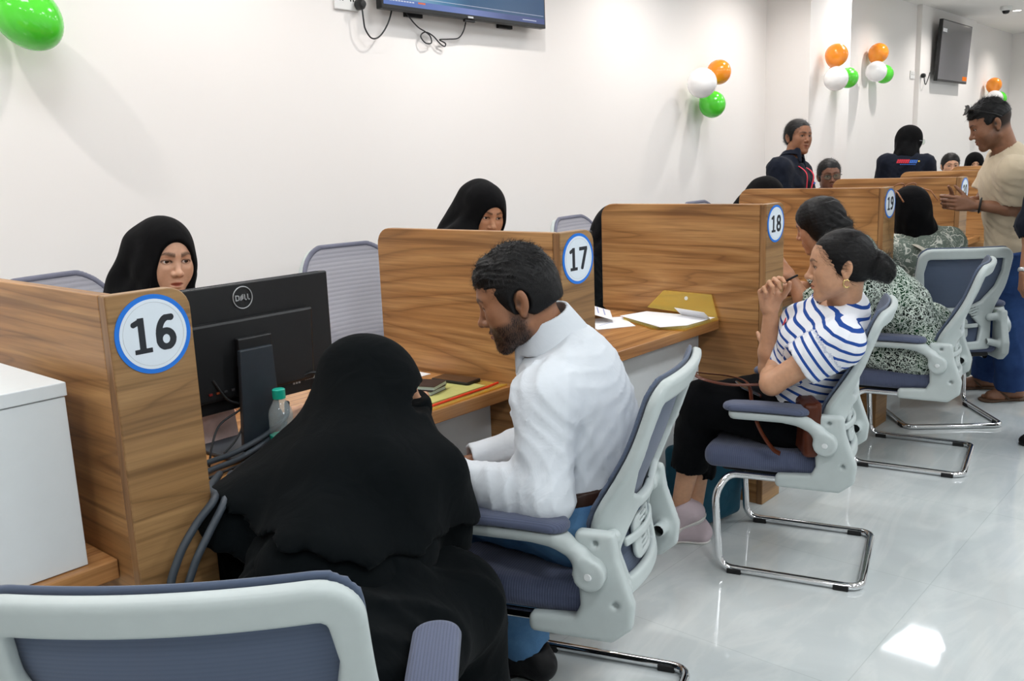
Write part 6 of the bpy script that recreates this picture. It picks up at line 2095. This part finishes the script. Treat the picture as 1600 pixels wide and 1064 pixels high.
m = MB(); pl = arc(.068, .028, .010, 0, 90, 4)+arc(-.068, .028, .010, 90, 180, 4)+arc(-.068, -.028, .010, 180, 270, 4)+arc(.068, -.028, .010, 270, 360, 4)
m.prism(pl, 0, .009, 2).build('case', MAT['black_plastic'], t, bevel=.0015)
slab([(-.073, -.034), (.073, -.034), (.073, .034), (-.073, .034)], .0091, .0096).build('screen', plain('dark_phone_glass', (58, 42, 36), .08, spec=.8), t)
for i, (lab, dx, rz) in enumerate((('lower passport of the small stack on the yellow folder', 0, 14), ('dark passport on top of the small stack', .006, 20))):
    t = thing('passport', lab, 'passport', (1.155+dx, .405, DESK_Z+.0045+i*.0135), math.radians(rz), 'passports on the counter')
    slab([(-.044, -.062), (.044, -.062), (.044, .062), (-.044, .062)], .0012, .0115).build('pages', plain('passport_pages', (196, 214, 208), .7), t)
    for z in (0, .0116): slab([(-.046, -.064), (.046, -.064), (.046, .064), (-.046, .064)], z, z+.0012).build('cover', plain('passport_cover', (44, 30, 28), .5), t)
def sheet_paper(pts, z, label, lines=(), group=None, mat=None):
    t = thing('paper_sheet', label, 'paper', (pts[0][0], pts[0][1], z), 0, group)
    o = V(pts[0])
    slab([(p[0]-o[0], p[1]-o[1]) for p in pts], 0, .0012).build('sheet', mat or MAT['paper'], t)
    if lines:
        m = MB()
        for (x0, y0_, x1, y1_) in lines: m.box((x0-o[0], y0_-o[1], .0012), (x1-o[0], y1_-o[1], .0016))
        m.build('printed_lines', MAT['print_blue'], t)
    return t
sheet_paper([(1.20, .56), (1.345, .56), (1.352, .745), (1.21, .75)], DESK_Z+.0008, 'white printed sheet on counter 16 behind the phone', [(1.25+.0*i, .60+i*.02, 1.32, .604+i*.02) for i in range(4)])
# papers and yellow envelope on counter 17
t = thing('plastic_folder', 'yellow envelope folder with raised flap leaning on partition 18', 'folder', (2.60, .40, DESK_Z))
m = slab([(-.19, -.06), (-.155, -.195), (.130, -.195), (.142, .16), (-.06, .17)], .0006, .012).build('pocket', MAT['yellow_film'], t, bevel=.003)
fl = [(.127, -.192, .010), (.127, .165, .030), (.141, .085, .112), (.141, -.155, .108)]
MB().add([tuple(p) for p in fl]+[(p[0]-.0016, p[1], p[2]) for p in fl], [(0, 1, 2, 3), (7, 6, 5, 4), (0, 4, 5, 1), (1, 5, 6, 2), (2, 6, 7, 3), (3, 7, 4, 0)]).build('flap', MAT['yellow_film'], t)
MB().lathe([(.001, 0), (.0085, 0), (.0085, .003), (.001, .003)], 18, M=frame((0, 0, 1), (-1, 0, .15))).build('snap_button', MAT['white_plastic'], t, loc=(.136, -.033, .084))
sheet_paper([(2.41, .30), (2.50, .225), (2.715, .215), (2.715, .56), (2.56, .60)], DESK_Z+.0128, 'large white sheet lying in the yellow envelope folder')
sheet_paper([(2.29, .53), (2.44, .44), (2.60, .62), (2.44, .74)], DESK_Z+.0008, 'white sheet with a blue line left of the yellow envelope', [(2.37, .575, 2.47, .579)])
t = thing('paper_sheet', 'white sheet with pale blue print tilted up behind the yellow envelope', 'paper', (2.55, .64, DESK_Z+.014), math.radians(38))
MB().box((-.125, 0, 0), (.125, .17, .0012), frame((0, 1, .32), (0, -.32, 1))).build('sheet', MAT['paper'], t)
m = MB()
for i in range(4): m.box((-.05, .03+i*.03, .0012), (.115, .036+i*.03, .0016), frame((0, 1, .32), (0, -.32, 1)))
m.build('printed_lines', MAT['print_blue'], t)
t = thing('paper_sheet', 'small white slip with a dark mark beside the envelope flap', 'paper', (2.66, .22, DESK_Z+.0145), math.radians(74))
MB().box((-.02, 0, 0), (.16, .055, .0012), frame((0, .75, .65), (0, -.65, .75))).build('sheet', MAT['paper'], t)
MB().box((.06, .014, .0012), (.085, .018, .0016), frame((0, .75, .65), (0, -.65, .75))).build('printed_mark', MAT['ink'], t)
t = thing('stapler', 'black stapler end on counter 17 beside partition 17', 'stapler', (2.03, .392, DESK_Z), math.radians(8))
MB().prism([(-.09, 0), (.062, 0), (.066, .010), (.058, .028), (-.09, .040)], -.017, .017, 1).build('body', MAT['rubber'], t, bevel=.004)
MB().box((-.09, -.019, .0), (.070, .019, .006)).build('base', MAT['black_plastic'], t, bevel=.002)

# ------------------------------------------------------------------ bags
F = Field(k=.03); F.u(rbox((0, 0, .175), (.165, .085, .170), .035)); f_ = wrinkle(.007, 18, 4, 4); F.disp(f_); F.cut((0, 0, .001), (0, 0, -1), .003)
t = thing('tote_bag', 'teal canvas bag on the floor under the chair at counter 17', 'bag', (2.46, .125, 0), math.radians(-14))
v, q = surf(F, .007); link('bag_body', np_mesh('bag_body', v, q), MAT['teal_bag'], t)
tube_obj('handle', smooth_path([(-.08, -.088, .27), (-.085, -.100, .32), (-.03, -.105, .345), (.03, -.105, .345), (.085, -.100, .32), (.08, -.088, .27)], 6), .008, MAT['rubber'], t, 8, flat=(1.2, .5))
MB().box((-.15, -.004, .3405), (.15, .004, .349)).build('zip', MAT['rubber'], t)
t = thing('crossbody_bag', 'small brown leather crossbody bag wedged beside the hip in the chair', 'bag', (2.185, -.425, .478), math.radians(38))
F = Field(k=.01); F.u(rbox((0, 0, .098), (.085, .026, .095), .018)); F.disp(wrinkle(.002, 40, 2, 3)); v, q = surf(F, .005)
link('bag_body', np_mesh('bag_body', v, q), MAT['leather'], t)
F = Field(); F.u(rbox((0, -.020, .135), (.082, .014, .062), .012)); v, q = surf(F, .005); link('flap', np_mesh('flap', v, q), MAT['leather'], t)
for zz in (.035, .150): MB().lathe([(.001, .004), (.005, .004), (.0065, 0), (.001, 0)], 14, M=frame((0, 0, 1), (0, -1, 0))).build('stud', MAT['brass'], t, loc=(.055, -.0345 if zz > .1 else -.027, zz))
strap = [(2.205, -.405, .665), (2.21, -.36, .70), (2.16, -.28, .705), (2.115, -.17, .700), (2.085, -.08, .715), (2.13, -.02, .722), (2.165, -.06, .716), (2.19, -.14, .710), (2.16, -.22, .700), (2.085, -.275, .640), (2.07, -.31, .57), (2.095, -.345, .50), (2.115, -.365, .478)]
M_ = np.array([[math.cos(math.radians(38)), -math.sin(math.radians(38)), 0], [math.sin(math.radians(38)), math.cos(math.radians(38)), 0], [0, 0, 1]])
tube_obj('strap', [(V(p)-V(2.185, -.425, .478)) @ M_ for p in smooth_path(strap, 7)], .009, MAT['leather'], t, 8, flat=(1.0, .28))
t = thing('clear_pouch', 'small grey clear pouch lying on the black trousers', 'pouch', (2.185, -.205, .672), math.radians(40))
MB().box((-.05, -.038, 0), (.05, .038, .006), frame((0, 1, .5), (0, -.5, 1))).build('pouch', plain('smoky_plastic', (70, 72, 78), .15, spec=.7), t, bevel=.002)
MB().box((-.052, -.040, -.001), (.052, -.035, .007), frame((0, 1, .5), (0, -.5, 1))).build('edge', MAT['leather'], t)
